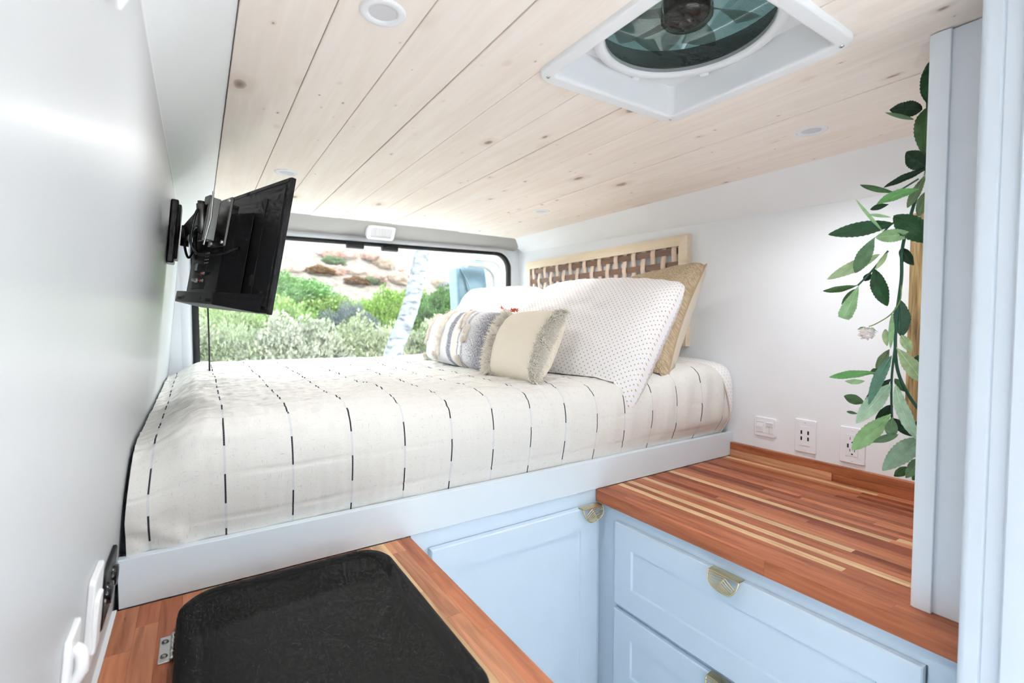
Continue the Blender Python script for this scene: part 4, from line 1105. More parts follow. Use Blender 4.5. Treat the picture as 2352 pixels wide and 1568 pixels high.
def bedpt(x, s, inset=0.0, quilted=True):
    y, z, nn_ = prof_at(s)
    top = smooth(-.26, -.20, z) * (1 - smooth(2.45, 2.55, y)); front = 1 - smooth(1.11, 1.20, y)
    up_r = smooth(1.15, 1.70, x)
    z += (.044 * up_r - .006 * math.exp(-((x - .6) / .35) ** 2)) * smooth(-.34, -.20, z)
    y -= .024 * up_r * smooth(-.44, -.36, z) * front
    lo = 1 - smooth(-.115, .0, x)
    z -= .052 * lo * smooth(-.40, -.20, z); y += .022 * lo * front * smooth(-.36, -.24, z)
    rx = min(1, max(0, (x - 1.690) / .054)); q_ = 1 - math.sqrt(max(0, 1 - rx * rx))
    z -= .040 * q_ * smooth(-.40, -.20, z); y += .038 * q_ * front
    d = 0.0
    if quilted:
        d += .0050 * nz(x * 5, s * 6) * (0.35 + top)
        pk = abs(math.sin(math.pi * (s + .006 * nz(x * 8, s * 3)) / .034)) ** 0.55
        mask = top * (0.45 + 0.55 * smooth(1.2, .5, x))
        d += mask * (.0055 * pk * (0.80 + 0.7 * nz(x * 24, s * 30)) + .0028 * nz(x * 36, s * 24, 3.0) + .0022 * nz(x * 90, s * 60, 5.0))
        # straight stitched seams on the front drop
        for sv in (.085, .175):
            d -= .0020 * math.exp(-((s - sv) / .0022) ** 2) * (1 - top)
        d += (1 - top) * (.0012 * nz(x * 60, s * 5, 8.0) + .0018 * nz(x * 18, s * 4, 2))
        # soft folds on the right of the drop and a raised fold in the middle of the top
        d += .0035 * (1 - top) * smooth(.5, 1.2, x) * math.sin(x * 70 + 2 * nz(x * 4, s * 4)) * smooth(.02, .2, s)
        d += top * .016 * math.exp(-(((x - .42) - .35 * (y - 1.35)) / .05) ** 2) * math.exp(-((y - 1.42) / .22) ** 2)
        # bunched cloth in the lower left corner
        b_l = smooth(.02, -.06, x) * smooth(.16, .02, s)
        d += b_l * (.012 * nz(x * 38, s * 30, 1.5) + .006) - .012 * smooth(.035, .0, s) * smooth(.02, -.03, x)
        # uneven hem
    y2, z2 = y - inset * 0 + 0, z
    p = Vector((x, y, z)) + nn_ * Vector((1, 1, 1)) .x * (d - inset)
    wl = wx(p.z) + .006
    if x < .06: p.x = max(p.x, wl + (x + .118) * 0.9)
    return p
NX, NS = 330, 340
q = MB()
def qf(u, v):
    xe = 1.690 - .165 * smooth(.10, .46, v * TOT) ; x = -.118 + u * (xe + .118); s0 = .002 + .006 * nz(x * 3, 0, 9)
    # the hem lifts a little in two places so that the sheet shows
    lift = .016 * math.exp(-((x - .70) / .09) ** 2) + .018 * math.exp(-((x - 1.02) / .08) ** 2)
    s = (s0 + lift) + v * (TOT - s0 - lift)
    return bedpt(x, s)
def quv(u, v):
    xe = 1.690 - .165 * smooth(.10, .46, v * TOT) ; x = -.118 + u * (xe + .118); return (x + .010 * nz(x * 2, v * TOT * 2, 4) * v * 1.5, v * TOT)
q.grid(qf, NX, NS, quv)
qo = build(q, 'quilt', 'quilt')
tag(qo, 'cream linen quilt with broken black stitched lines spread over the bed', 'quilt')
# rolled hem at the head end of the quilt
q = MB(); q.tube([bedpt(1.690 - .165 * smooth(.10, .46, .02 + (TOT - .03) * k / 160), .02 + (TOT - .03) * k / 160, -.0005, False) for k in range(161)], .0028, 6)
build(q, 'hem', 'canvas', qo, kind=None)
q = MB()
q.grid(lambda u, v: bedpt(-.110 + u * (1.742 + .110), .004 + v * (TOT - .004), .0055, False), 120, 120, lambda u, v: (u * 1.85, v * TOT))
mo_ = build(q, 'mattress', 'dots_sheet')
tag(mo_, 'mattress in a gold-dotted white fitted sheet, showing at the right end of the bed', 'mattress')

def pillow(name, mat, BL, BR, TR, TL, th, face, nu=60, nv=44, puff=0.42, pinch=0.035, seed=0, wr=0.006, corner=0.0, back=None, backmat=None, uvscale=True, sagz=0.0, flange=0.0, clipf=None):
    """cushion shell through four corners; face = rough direction its front looks"""
    BL, BR, TR, TL = map(Vector, (BL, BR, TR, TL))
    n_ = (BR - BL).cross(TL - BL).normalized()
    if n_.dot(Vector(face)) < 0: n_ = -n_
    Wd = ((BR - BL).length + (TR - TL).length) / 2; Hd = ((TL - BL).length + (TR - BR).length) / 2
    def S(u, v, side=1):
        a, c = 2 * u - 1, 2 * v - 1
        # concave edges between the corners
        uu = 0.5 + 0.5 * a * (1 - pinch * (1 - c * c) * (2 if abs(a) > .0 else 0) * abs(a) ** 3)
        vv = 0.5 + 0.5 * c * (1 - pinch * (1 - a * a) * 2 * abs(c) ** 3)
        cf = 1 - corner * (abs(a) * abs(c)) ** 5
        uu = .5 + (uu - .5) * cf; vv = .5 + (vv - .5) * cf
        p = BL * (1 - uu) * (1 - vv) + BR * uu * (1 - vv) + TR * uu * vv + TL * (1 - uu) * vv
        e = max(0.0, (1 - a ** 2)) * max(0.0, (1 - c ** 2))
        h = th * 0.5 * e ** puff
        edge = min(1 - abs(a), 1 - abs(c))
        w = wr * (nz(u * 5 + seed, v * 5, side * 3.0) + 0.5 * nz(u * 13 + seed, v * 11, side * 5.0)) * smooth(0, .12, edge)
        # radiating pucker by the edges
        w += wr * 0.5 * math.sin(u * 60 + seed) * math.exp(-(1 - abs(c)) / .06) * smooth(0, .03, edge) + wr * 0.5 * math.sin(v * 46 + seed) * math.exp(-(1 - abs(a)) / .06) * smooth(0, .03, edge)
        q_ = p + n_ * (side * h + w)
        q_.z -= sagz * (1 - v) * math.sin(math.pi * u) * 0
        if clipf: q_ = clipf(q_)
        return q_
    uvf = (lambda u, v: (u * Wd, v * Hd)) if uvscale else (lambda u, v: (u, v * Hd))
    if back is None:
        q = MB(); q.grid(lambda u, v: S(u, v, 1), nu, nv, uvf); q.grid(lambda u, v: S(u, v, -1), nu, nv, uvf)
        o = build(q, name, mat)
        return o, S, n_
    root = thing(name, '', '', (BL + BR) / 2)
    q = MB(); q.grid(lambda u, v: S(u, v, 1), nu, nv, uvf); build(q, back[0], mat, root)
    q = MB(); q.grid(lambda u, v: S(u, v, -1), nu, nv, uvf); build(q, back[1], backmat, root)
    return root, S, n_

def onbed(p):       # cloth resting on the quilt does not sink into it
    if 1.135 < p.y < 2.5:
        zt = -.187 + .044 * smooth(1.15, 1.70, p.x) - .006 * math.exp(-((p.x - .6) / .35) ** 2) + .010 * smooth(1.2, 2.3, p.y) + .004
        if p.y < 1.22: zt -= .012 * smooth(1.22, 1.135, p.y)
        if p.z < zt: p = Vector((p.x, p.y, zt + (p.z - zt) * .06))
    if p.x > 1.738: p = Vector((1.738, p.y, p.z))
    return p
o, S, n_ = pillow('knit_cushion', 'knit', (1.355, 1.66, -.165), (1.372, 1.118, -.232), (1.655, 1.165, .222), (1.60, 1.68, .140), .240, (-1, 0, .4), back=('knit_front', 'canvas_back'), backmat='canvas', pinch=.045, seed=3, wr=.007, puff=.30, clipf=onbed)
o['label'] = 'square cushion with tan chunky knit front and canvas back, rearmost by the wall'; o['category'] = 'cushion'
q = MB(); q.tube([S(1, k / 40, 1) for k in range(41)] , .0035, 6); build(q, 'seam', 'knit', o)
o, S, n_ = pillow('bed_pillow', 'dots', (1.10, 2.42, -.165), (1.12, 1.88, -.165), (1.44, 1.90, .168), (1.325, 2.46, .180), .175, (-1, 0, .5), seed=8, pinch=.01, corner=.06, puff=.36, clipf=onbed)
tag(o, 'white gold-dotted pillow at the far end of the bed, nearest the rear window', 'pillow', 'gold-dotted bed pillows')
def onbed2(p):
    q_ = onbed(p)
    # the near lower corner droops over the front edge of the mattress
    return q_
o, S, n_ = pillow('bed_pillow', 'dots', (.985, 1.755, -.165), (1.168, 1.082, -.305), (1.500, 1.120, .137), (1.385, 1.790, .158), .235, (-1, 0, .5), seed=1, pinch=.012, corner=.05, puff=.36, wr=.009, nu=80, nv=60, clipf=onbed2)
tag(o, 'large white gold-dotted pillow in front, its corner drooping over the bed edge', 'pillow', 'gold-dotted bed pillows')

def strands(q, base, d, nrm_, L, w, rnd, curl=.4):
    d = Vector(d).normalized(); nrm_ = Vector(nrm_); sd = d.cross(nrm_).normalized() * w
    p0 = Vector(base); p1 = p0 + d * L * .5 + nrm_ * L * curl * rnd.uniform(-.2, .5); p2 = p0 + d * L * .95 + nrm_ * L * curl * rnd.uniform(-.6, .4) + sd * rnd.uniform(-3, 3)
    q.add([p0 - sd, p0 + sd, p1 - sd, p1 + sd, p2, p0 + nrm_ * w, p1 + nrm_ * w], [(0, 1, 3, 2), (2, 3, 4), (0, 5, 6, 2), (5, 1, 3, 6), (2, 6, 4), (6, 3, 4)], False)

# striped cushion with tufts
o, S, n_ = pillow('striped_cushion', 'striped', (.900, 2.10, -.178), (.880, 1.545, -.186), (1.020, 1.615, .030), (1.035, 2.24, .022), .165, (-1, 0, .35), nu=70, nv=44, seed=5, pinch=.0, wr=.005, uvscale=False, puff=.36, clipf=onbed)
tag(o, 'grey and black flecked striped cushion with cream tufted bands by the window', 'cushion')
rf = random.Random(4)
def tuft(u0, v0, v1, r0, du=0.0, name='tuft_band'):
    q = MB(); K = 36; path = []; rad = []
    for k in range(K + 1):
        v = v0 + (v1 - v0) * k / K; p = S(min(.99, max(.01, u0 + du * math.sin(3 * v))), v, 1) + n_ * (r0 * .35)
        path.append(p); rad.append(r0 * (0.55 + .45 * math.sin(math.pi * k / K) ** .5 + .28 * nz(k * .7, u0 * 9)))
    q.tube(path, rad, 9)
    for _ in range(420):
        k = rf.random(); v = v0 + (v1 - v0) * k; p = S(min(.99, max(.01, u0 + rf.uniform(-.01, .01))), v, 1) + n_ * r0 * rf.uniform(.2, 1.0)
        a = rf.uniform(0, 6.28); tv_ = (S(u0, min(1, v + .05), 1) - S(u0, v, 1)).normalized(); tu_ = (S(min(1, u0 + .05), v, 1) - S(u0, v, 1)).normalized()
        strands(q, p, tv_ * (-1.0) + tu_ * rf.uniform(-.7, .7) + n_ * rf.uniform(-.2, .5), n_, r0 * rf.uniform(1.2, 2.2), .0011, rf)
    return build(q, name, 'tan_fringe', o, kind=None)
tuft(.40, .06, .99, .0145, .02); tuft(.10, .30, .97, .011, .0); tuft(.70, .55, .99, .0085, .02); tuft(.80, .34, .62, .012, .0, 'tuft'); tuft(.74, .02, .10, .010, .0, 'tuft'); tuft(.015, .30, .62, .014, .0, 'tuft'); tuft(.03, .02, .08, .012, .0, 'tuft'); tuft(.30, .03, .10, .012, 0, 'tuft')

# cream cushion with thick fringe at both ends
o, S, n_ = pillow('fringed_cushion', 'cream', (.862, 1.475, -.186), (.862, 1.185, -.190), (1.030, 1.245, .030), (1.020, 1.575, .020), .150, (-1, 0, .45), nu=56, nv=44, seed=9, pinch=-.005, wr=.003, puff=.45, clipf=onbed)
tag(o, 'cream woven cushion with thick cotton fringe at both ends, frontmost on the bed', 'cushion')
rf = random.Random(6)
q = MB()
for _ in range(5200):
    v = rf.random(); end = rf.random()
    if end < .58: u = rf.uniform(0, .12); out_d = -1
    else: u = rf.uniform(.90, 1.0); out_d = 1
    p = S(u, v, 1); tu_ = (S(min(1, u + .04), v, 1) - S(max(0, u - .04), v, 1)).normalized(); tv_ = (S(u, min(1, v + .04), 1) - S(u, max(0, v - .04), 1)).normalized()
    d = tu_ * out_d * rf.uniform(.2, 1.1) + tv_ * rf.uniform(-.9, .5) + n_ * rf.uniform(.1, .9)
    strands(q, p, d, n_, rf.uniform(.014, .026) * (1.0 if out_d > 0 else 1.9), .0018, rf, .5)
for _ in range(900):
    u = rf.random(); v = 0.0 if rf.random() < .5 else 1.0; p = S(u, v, 1)
    strands(q, p, n_ * rf.uniform(.1, .5) + Vector((0, 0, (1 if v else -.2) * rf.uniform(.2, 1))) + Vector((0, rf.uniform(-.6, .6), 0)), n_, rf.uniform(.006, .014), .001, rf, .4)
fr_ = build(q, 'fringe', 'fringe', o, kind='stuff')
q = MB()
for v0 in (.02, .07, .13, .19, .40, .45, .52, .56, .58, .61, .66, .80, .86, .93, .96, .99, 1.0):
    for _ in range(9):
        v = min(1, max(0, v0 + rf.uniform(-.015, .015))); p = S(0, v, 1) + (S(0, v, 1) - S(.06, v, 1)).normalized() * rf.uniform(.024, .034) + n_ * rf.uniform(.018, .034) + (Vector((0, 0, .018)) if v > .97 else Vector((0, 0, 0)))
        strands(q, p, Vector((rf.uniform(-1, 1), rf.uniform(-1, 1), rf.uniform(-1, 1))), n_, rf.uniform(.009, .016), .0017, rf, .9)
for _ in range(60):
    u = rf.uniform(.0, .16); p = S(u, 1.0, 1) + Vector((0, 0, rf.uniform(.012, .022))) + n_ * .004
    strands(q, p, Vector((0, rf.uniform(-1, 1), rf.uniform(-.4, .8))), n_, rf.uniform(.009, .014), .0016, rf, .9)
build(q, 'coral_stitching', 'red_thread', o, kind='stuff')

# ============================================================ GARLAND
LEAVES=[(0.070,0.413,0.069,0.488,0.027,'d',0), (0.062,0.404,0.012,0.419,0.028,'dd',0), (0.050,0.387,0.005,0.410,0.007,'g',-.01),
(0.070,0.404,0.065,0.316,0.031,'m',-.02), (0.074,0.292,0.040,0.332,0.031,'dd',.01), (0.072,0.292,0.006,0.264,0.014,'dd',0),
(0.026,0.253,-0.032,0.276,0.010,'m',0), (0.060,0.252,-0.004,0.234,0.019,'b',-.02), (0.016,0.233,-0.014,0.226,0.011,'dd',.01),
(0.071,0.283,0.044,0.220,0.015,'o',.0), (0.070,0.248,0.061,0.202,0.020,'o',.01), (0.009,0.176,-0.038,0.246,0.006,'l',-.02),
(0.023,0.194,-0.084,0.182,0.027,'d',0), (0.020,0.205,-0.016,0.214,0.006,'l',-.01), (0.024,0.206,0.084,0.146,0.038,'d',-.03),
(-0.004,0.166,0.053,0.165,0.023,'l',-.04), (-0.005,0.167,-0.036,0.097,0.025,'g',-.03), (0.004,0.134,-0.084,0.089,0.022,'p',-.01),
(0.016,0.137,-0.002,0.104,0.009,'p',0), (0.037,0.144,0.057,0.109,0.018,'dd',.01), (-0.004,0.106,0.018,0.030,0.026,'d',0),
(-0.010,0.100,-0.020,0.083,0.012,'dd',.01), (-0.032,0.074,-0.091,0.064,0.013,'m',0), (-0.029,0.072,-0.053,0.006,0.024,'l',-.02),
(-0.034,0.067,-0.058,0.035,0.011,'m',.01), (0.038,0.043,0.043,-0.031,0.027,'g2',.01), (0.026,0.017,0.025,-0.053,0.009,'l',-.02),
(0.017,-0.015,0.020,-0.050,0.011,'p',.0), (0.042,-0.027,0.058,-0.060,0.016,'p',.01), (0.035,-0.051,0.077,-0.117,0.027,'p',-.02),
(0.069,-0.065,0.063,-0.087,0.011,'d',.01), (0.024,-0.056,0.004,-0.099,0.016,'o',.01), (0.027,-0.068,-0.007,-0.164,0.018,'bg',-.03),
(0.006,-0.103,-0.075,-0.116,0.016,'b',-.01), (-0.014,-0.122,-0.048,-0.125,0.011,'l',0), (0.009,-0.098,-0.006,-0.106,0.013,'m',.01),
(0.027,-0.115,-0.014,-0.167,0.016,'dd',.0), (-0.014,-0.167,-0.049,-0.156,0.019,'m',0), (-0.024,-0.191,-0.044,-0.189,0.006,'m',0),
(0.027,-0.123,-0.026,-0.205,0.028,'p2',-.04), (0.035,-0.123,0.075,-0.233,0.022,'p2',-.04), (0.034,-0.114,0.051,-0.139,0.014,'m',.01),
(0.029,-0.183,-0.032,-0.262,0.030,'l2',-.03), (0.032,-0.189,0.030,-0.228,0.019,'g',-.02), (0.041,-0.220,0.002,-0.235,0.013,'g',-.05),
(0.032,-0.193,0.063,-0.224,0.018,'dd',.0), (0.032,-0.167,0.005,-0.201,0.016,'dd',.01), (0.075,-0.226,0.018,-0.294,0.033,'g3',-.02),
(0.076,-0.265,0.054,-0.299,0.020,'g',-.03), (0.058,-0.287,0.037,-0.307,0.016,'m',0), (0.066,-0.312,0.077,-0.289,0.011,'m',.0),
(0.059,-0.203,0.077,-0.230,0.012,'dd',.01), (0.019,-0.230,0.035,-0.235,0.008,'dd',.01), (0.060,-0.211,0.074,-0.197,0.009,'dd',.02),
(0.051,0.367,0.069,0.345,0.011,'dd',.01)]
LC = {'d': (.022, .085, .030), 'dd': (.012, .040, .018), 'm': (.06, .14, .045), 'g': (.13, .24, .12), 'g2': (.05, .12, .07), 'g3': (.25, .38, .26), 'b': (.16, .40, .13), 'o': (.15, .22, .11),
      'l': (.34, .56, .28), 'l2': (.32, .55, .24), 'p': (.42, .56, .30), 'p2': (.42, .60, .42), 'bg': (.10, .23, .16)}
GP = Vector((1.15, .42, 0)); GN = Vector((-.94, -.34, 0)).normalized(); GH = Vector((.34, -.94, 0)).normalized()
def gp(s, z, d=0.0): return GP + GH * s - GN * d + Vector((0, 0, z))
gl_ = thing('leaf_garland', 'hanging artificial green leaf garland with one pinkish white flower beside the post', 'garland', gp(.05, -.31))
rg = random.Random(21)
for i, (s0, z0, s1, z1, w, ck_, dd_) in enumerate(LEAVES):
    a = gp(s0, z0, .5 * dd_); e = gp(s1, z1, dd_ + rg.uniform(-.012, .008)); ax = e - a; L_ = ax.length; ax.normalize()
    nf = (GN - ax * GN.dot(ax)).normalized(); nf = Matrix.Rotation(rg.uniform(-.35, .35), 3, ax) @ nf; sd = ax.cross(nf).normalized()
    curl = rg.uniform(-.10, .16); cup = rg.uniform(.10, .32); K = 24; hw = w * .54
    ser = 0.045 if w > .012 else 0
    q = MB(); vs = []; prm = rg.uniform(.42, .60)
    for k in range(K + 1):
        t_ = k / K; ww = hw * (math.sin(math.pi * min(1, t_ ** (math.log(.5) / math.log(prm)))) ** .75) if 0 < t_ < 1 else 0.0
        if ck_ == 'l' and i == 23: ww = hw * min(1, t_ * 1.6) ** .8 * (1 if t_ < .93 else .8)
        ww *= 1 + ser * (1 if k % 2 else -1)
        c = a + ax * L_ * t_ + nf * L_ * curl * (t_ * (1 - t_) * 4 - t_ * .3)
        wave = .05 * w * math.sin(t_ * 17 + i)
        for j in (-1, -.55, 0, .55, 1):
            vs.append(c + sd * ww * j + nf * (cup * ww * abs(j) + (wave if abs(j) == 1 else 0)))
    fs = [(k * 5 + j, k * 5 + j + 1, (k + 1) * 5 + j + 1, (k + 1) * 5 + j) for k in range(K) for j in range(4)]
    q.add(vs, fs, True)
    c_ = LC[ck_]; f = rg.uniform(.9, 1.12)
    lf = build(q, 'leaf', 'leaf', gl_, color=tuple(x * f for x in c_))
    if w > .012:
        md = []
        for k in range(0, K - 1, 2):
            t_ = k / K; md.append(a + ax * L_ * t_ + nf * (L_ * curl * (t_ * (1 - t_) * 4 - t_ * .3) + .0004))
        q = MB(); q.tube(md, [.0011 * (1 - .8 * k / len(md)) for k in range(len(md))], 5, False)
        build(q, 'midrib', 'leaf', lf, color=tuple(min(1, x * 1.5 + .03) for x in c_))
for pts, r0 in ((((.078, .498), (.07, .444), (.071, .363), (.071, .289), (.058, .242), (.049, .201), (.039, .143), (.039, .084), (.034, .016), (.033, -.045), (.038, -.097), (.055, -.143), (.077, -.179)), .0030),
                (((.049, .201), (.022, .194), (.002, .168)), .002), (((.017, .141), (-.01, .1), (-.031, .074)), .0018), (((.033, -.045), (.029, -.115), (.031, -.184), (.034, -.21)), .0022),
                (((.077, -.179), (.078, -.23), (.074, -.27), (.070, -.300)), .003), (((.06, .275), (.028, .255), (.021, .252)), .0018)):
    q = MB(); q.tube(spline([gp(s, z, .004) for s, z in pts]), r0, 8); build(q, 'stem', 'stem', gl_)
q = MB(); q.tube(spline([gp(.039, .071), gp(.038, .041), gp(.024, .014), gp(.002, -.004, -.008), gp(-.010, -.010, -.013)]), .0012, 6); build(q, 'flower_stalk', 'leaf', gl_, color=(.25, .38, .12))
fcn = gp(-.013, -.023, -.012); q = MB(); dn = (GH * -.25 + Vector((0, 0, -1)) + GN * .3).normalized()
sx1 = dn.cross(GN).normalized(); sy1 = dn.cross(sx1)
for k in range(150):
    t_ = rg.uniform(0, 6.28); ph_ = math.acos(1 - 1.75 * (k + .5) / 150); d = dn * math.cos(ph_) + (sx1 * math.cos(t_) + sy1 * math.sin(t_)) * math.sin(ph_)
    side = d.cross(dn if abs(d.dot(dn)) < .95 else sx1).normalized()
    b0 = fcn + d * .003; tip = fcn + d * rg.uniform(.0135, .0165)
    q.add([b0 - side * .0012, b0 + side * .0012, tip + side * .0014, tip - side * .0014], [(0, 1, 2, 3)], True)
q2 = MB(); q2.lathe(fcn, [(0, -.012), (.006, -.0105), (.0105, -.006), (.012, 0), (.0105, .006), (.006, .0105), (0, .012)], 16, dn); build(q2, 'flower_head', 'petal_core', gl_)
build(q, 'flower_petals', 'petal', gl_, kind='stuff')
for k in range(4):
    t_ = k * 1.57 + .4; d = (sx1 * math.cos(t_) + sy1 * math.sin(t_)); c0 = fcn - dn * .0115
    q = MB(); q.add([c0, c0 + d * .011 + d.cross(dn) * .008 + dn * .003, c0 + d * .019 + dn * .007, c0 + d * .011 - d.cross(dn) * .008 + dn * .003], [(0, 1, 2, 3)], True); build(q, 'sepal', 'leaf', gl_, color=(.14, .34, .14))

# ============================================================ OUTSIDE THE REAR WINDOW
GZ = -2.05
q = MB(); 
def hill(u, v):
    x = -14 + 44 * u; y = -12 + 62 * v
    t_ = smooth(8.2, 9.8, y) * .45 + max(0, min(y, 15) - 9.2) * .62 + max(0, y - 15) * .45
    z = GZ + t_ + (.35 * nz(x * .25, y * .25) + .12 * nz(x * 1.1, y * 1.1)) * smooth(7, 11, y)
    return (x, y, z)
q.grid(hill, 110, 120); g_ = struct(q, 'ground', 'slope')
q = MB(); q.box(-8, 12, -9.0, 4.3, GZ + .012, GZ + .03); struct(q, 'pavement', 'asphalt')

def bushmesh(seed, n, leaf, lum=1.0, form=(1, 1, 1), spiky=False):
    r_ = random.Random(seed); q = MB()
    for _ in range(n):
        th_, ph_ = r_.uniform(0, 6.283), math.acos(r_.uniform(-.35, 1)); rad = r_.uniform(.72, 1.0) ** .6
        d = Vector((math.sin(ph_) * math.cos(th_), math.sin(ph_) * math.sin(th_), math.cos(ph_)))
        lump = 1 + .30 * nz(d.x * 2.5 + seed, d.y * 2.5, d.z * 2.5) + .16 * nz(d.x * 8, d.y * 8 + seed, d.z * 8)
        p = Vector((d.x * form[0], d.y * form[1], d.z * form[2])) * rad * lump
        dr_ = (d + Vector((r_.uniform(-1, 1), r_.uniform(-1, 1), r_.uniform(-.4, 1))) * .9).normalized()
        sd = dr_.cross(Vector((r_.uniform(-1, 1), r_.uniform(-1, 1), r_.uniform(-1, 1)))).normalized()
        L_ = leaf * r_.uniform(.7, 1.4); w_ = L_ * (.16 if spiky else .34)
        m_ = p + dr_ * L_ * .5
        q.add([p, m_ + sd * w_, p + dr_ * L_, m_ - sd * w_], [(0, 1, 2, 3)], True)
    # a dark woody core so that the bush is not see-through
    K = 10
    q.grid(lambda u, v: (.55 * form[0] * math.sin(math.pi * v) * math.cos(6.2832 * u), .55 * form[1] * math.sin(math.pi * v) * math.sin(6.2832 * u), .55 * form[2] * math.cos(math.pi * v)), 14, 10)
    zt_ = sorted(p[2] for p in q.v)[int(len(q.v) * .985)]
    q.v = [(p[0], p[1], p[2] / zt_) for p in q.v]
    me_o = build(q, 'foliage', 'bushleaf'); me = me_o.data; me.transform(Matrix.Translation(WL[me_o.name] - Vector((0, 0, Z0)))); bpy.data.objects.remove(me_o); return me
B1 = bushmesh(1, 15000, .058); B2 = bushmesh(2, 15000, .058); B3 = bushmesh(3, 12000, .065, spiky=True)
def bush(name, lab, cat, me, x, y, zbase, sxx, syy, szz, col, group=None, rot=0.0):
    root = thing(name, lab, cat, (x, y, zbase), group)
    o = bpy.data.objects.new('foliage', me); COL.objects.link(o); o.parent = root; s3 = min(szz, sxx * 1.15); o.location = (0, 0, szz * 1.30 - s3); o.scale = (sxx, syy, s3); o.rotation_euler = (0, 0, rot); o.color = tuple(c_ * (.46 if 'ground plant' in lab else .29) for c_ in col) + (1,)
    s_ = MB(); s_.tube([(x, y, zbase - .1), (x + .03, y, zbase + szz * .25), (x + .02, y + .02, zbase + szz * .6)], [.05, .04, .02], 7); build(s_, 'stem', 'bark', root)
    return root
def gz(x, y): return hill((x + 14) / 44, (y + 12) / 62)[2]
PALE = [(.60, .66, .38), (.66, .70, .44), (.55, .63, .36), (.68, .70, .50)]
for k in range(9):
    x = -.9 + k * .62; y = 6.0 + .35 * ((k * 5) % 3) * .5
    top = -.02 - .10 * ((k * 7) % 3) / 2 + (.10 if k < 2 else 0)
    h_ = (top - GZ) / 1.30
    bush('hedge_shrub', ['pale yellow-green hedge shrub, %s' % s for s in ('at the far left end of the row', 'second from the left end', 'third from the left, below the television', 'fourth from the left end', 'in the middle of the row', 'just left of the tree trunk', 'at the foot of the tree trunk', 'right of the trunk, behind the striped cushion', 'at the far right end of the row')][k], 'shrub',
         (B1, B2, B3)[k % 3], x, y, GZ, .70, .70, h_, PALE[k % 4], 'pale shrubs of the hedge', k * 1.1)
GR = (.22, .44, .08)
for (x, y, topz, w, col, me, lab) in (
    (1.35, 9.6, .28, 1.15, (.36, .58, .14), B1, 'bright green bush behind the hedge, just right of the television'),
    (1.60, 11.6, 1.02, 1.25, (.24, .48, .14), B2, 'round mid-green bush high on the slope beside the television'),
    (2.35, 9.2, .27, .62, (.22, .25, .27), B3, 'grey-blue low bush between the bright green bushes'),
    (3.25, 9.9, .46, 1.10, (.34, .56, .10), B2, 'bright green bush left of the tree trunk'),
    (2.15, 10.9, .50, 1.15, (.38, .56, .16), B1, 'yellow-green bush behind the grey-blue one'),
    (4.35, 9.6, .58, .85, (.14, .30, .07), B1, 'dark green bush right of the tree trunk'),
    (5.10, 10.2, .70, .95, (.20, .40, .08), B2, 'deep green bush behind the pale blue cover'),
    (0.35, 9.3, .25, .95, (.46, .60, .26), B3, 'pale green bush left behind the television'),
    (4.3, 11.3, .72, 1.0, (.36, .55, .14), B2, 'light green bush behind the tree trunk'),
    (3.31, 14.5, 1.85, .36, (.34, .50, .26), B1, 'small round green plant high on the sandy slope'),
    (2.82, 13.9, 1.50, .42, (.40, .22, .10), B2, 'rust-brown scrub on the slope left of the round plant'),
    (3.68, 13.42, 1.22, .36, (.42, .24, .13), B1, 'rust-brown scrub low on the slope by the pale sage bush'),
    (4.12, 13.55, 1.25, .36, (.44, .54, .32), B2, 'pale sage bush low on the slope')):
    zb = gz(x, y); h_ = (topz - zb) / 1.30
    low = h_ < .05
    if h_ < .18: zb = topz - .18 * 1.3; h_ = .18
    bush('ground_plant' if 'ground plants' in lab else 'bush', lab, 'plant' if 'ground plants' in lab else 'bush', me, x, y, zb, w, w * .9, h_, col, None, x)
RP = [(3.31, 14.75, 'coral red ground plant at the left end of the red patch'), (3.83, 14.85, 'red ground plant high in the red patch, second from its left end'), (4.44, 14.93, 'reddish ground plant at the top middle of the red patch'),
      (4.8, 14.59, 'reddish brown ground plant at the upper right of the red patch'), (3.88, 14.1, 'pink-red ground plant low in the middle of the red patch'), (4.88, 13.85, 'faded red ground plant at the lower right of the red patch'),
      (3.25, 14.02, 'pale red ground plant below the round green plant'), (5.49, 14.4, 'dull red ground plant just left of the tree trunk'), (4.27, 13.76, 'pinkish ground plant lowest in the red patch'),
      (6.38, 13.95, 'rusty ground plant right of the tree trunk'), (2.35, 14.0, 'small reddish ground plant at the far left of the slope'), (6.49, 13.7, 'grey ground plant right of the tree trunk')]
RC = [(.86, .56, .47), (.90, .60, .50), (.84, .60, .51), (.72, .58, .46), (.92, .68, .57), (.84, .66, .55)]
for k, (x, y, lab) in enumerate(RP):
    col = (.45, .45, .50) if lab.startswith('grey') else RC[k % 6]
    bush('ground_plant', lab, 'plant', (B1, B3, B2)[k % 3], x, y, gz(x, y) - .16, .34 + .08 * (k % 3), .30, .22 + .05 * (k % 2), col, 'ground plants on the sandy slope', k)
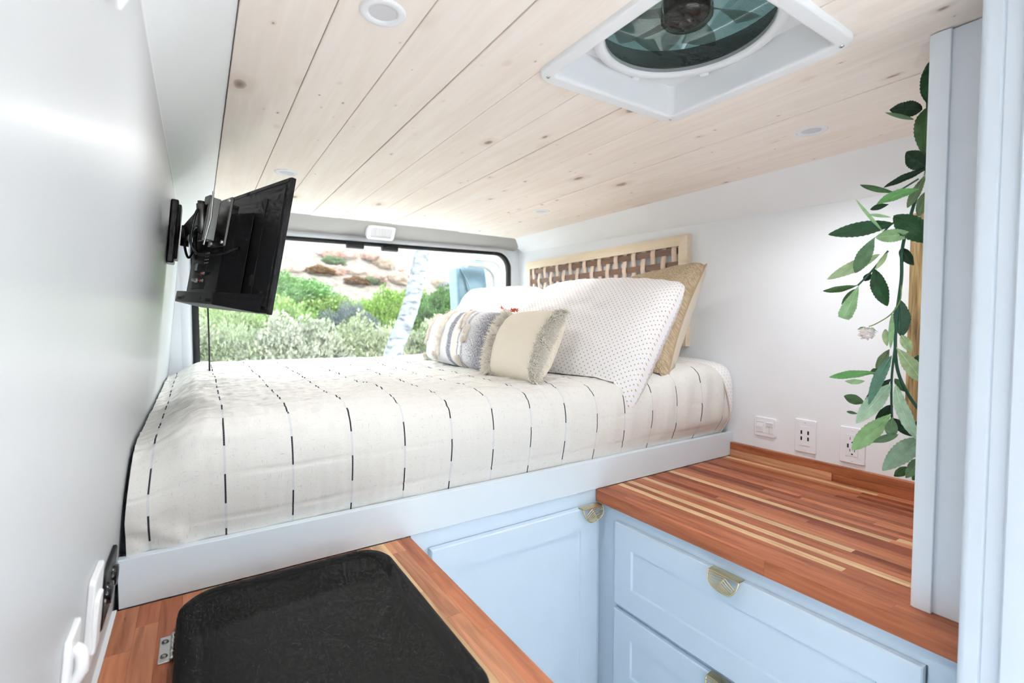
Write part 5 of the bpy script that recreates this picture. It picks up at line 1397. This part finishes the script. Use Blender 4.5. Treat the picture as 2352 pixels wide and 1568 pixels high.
# tree
tr_ = thing('tree', 'leaning pale white-barked tree trunk outside the rear window', 'tree', (1.35, 4.8, GZ))
q = MB(); P_ = spline([(1.22, 4.85, GZ - .1), (1.45, 4.82, -1.2), (1.665, 4.8, -.36), (1.80, 4.8, -.02), (1.885, 4.8, .22), (1.945, 4.8, .48), (2.03, 4.8, .85), (2.25, 4.85, 1.7), (2.4, 4.9, 2.6)], 10)
q.tube(P_, [.100 - .030 * k / len(P_) + .010 * nz(k * .5, 2) for k in range(len(P_))], 18); build(q, 'trunk', 'bark', tr_)
for k, (p0, p1, p2) in enumerate((((2.25, 4.85, 1.7), (2.7, 5.0, 2.2), (3.2, 5.2, 2.6)), ((2.3, 4.87, 2.0), (1.9, 4.8, 2.5), (1.5, 4.7, 3.0)))):
    q = MB(); q.tube(spline([p0, p1, p2], 6), [.05, .048, .045, .042, .04, .037, .035, .032, .03, .028, .026, .024, .02], 10); build(q, 'branch', 'bark', tr_)
for k, (x, y, z, s_) in enumerate(((2.4, 4.9, 3.2, .9), (3.3, 5.2, 3.0, .7), (1.5, 4.7, 3.4, .7))):
    o = bpy.data.objects.new('foliage', B1); COL.objects.link(o); o.parent = tr_; o.location = Vector((x, y, z)) - Vector((1.35, 4.8, GZ)); o.scale = (s_, s_, s_ * .6); o.color = (.25, .40, .15, 1)
# ladder rails and pale blue cover on the outside of the rear door
la = thing('rear_ladder', 'white tubular ladder rails bent over outside the right of the rear window', 'ladder', (1.66, 2.76, -1.4))
for (x0, x1, r_, zt, yb) in ((1.50, 1.722, .0150, .402, 2.75), (1.46, 1.668, .0145, .362, 2.77)):
    R_ = .10; path = [(x1, yb, -1.40), (x1, yb, -.5), (x1 - .0, yb, zt - R_)]
    for k in range(1, 9):
        a = R(90 * k / 8); path.append((x1 - R_ + R_ * math.cos(a), yb, zt - R_ + R_ * math.sin(a)))
    path.append((x0, yb, zt + .002)); path.append((x0 - .02, yb - .02, zt - .01)); q = MB(); q.tube(path, r_, 14); build(q, 'rail', 'white_tube', la)
for k in range(6):
    z = .235 - k * .29; q = MB(); q.tube([(1.665, 2.765, z), (1.725, 2.75, z)], .011, 10); build(q, 'rung', 'white_tube', la)
bc = thing('blue_cover', 'pale blue cloth cover hanging outside the rear window by the ladder', 'cover', (1.52, 2.80, -.5))
q = MB(); F_ = []
for y, g in ((2.800, 0), (2.815, .006), (2.90, .010), (2.92, 0)):
    F_.append([(1.400 - g, y, .345), (1.50, y, .400 + g), (1.588, y, .455 + g), (1.600 + g, y, .44), (1.640 + g, y, .10), (1.655 + g, y, -.45), (1.46 - g, y, -.5), (1.415 - g, y, .08)])
n_ = 8; q.add([p for l in F_ for p in l], [(k * n_ + i, k * n_ + (i + 1) % n_, (k + 1) * n_ + (i + 1) % n_, (k + 1) * n_ + i) for k in range(3) for i in range(n_)] + [tuple(range(n_)), tuple(range(24, 32))])
build(q, 'cloth', 'blue_cover', bc, bevel=.012, seg=3)
q = MB(); q.tube(spline([(1.425, 2.798, .34), (1.49, 2.790, .20), (1.52, 2.795, -.1)]), .004, 6); build(q, 'piping', 'blue_cover', bc)
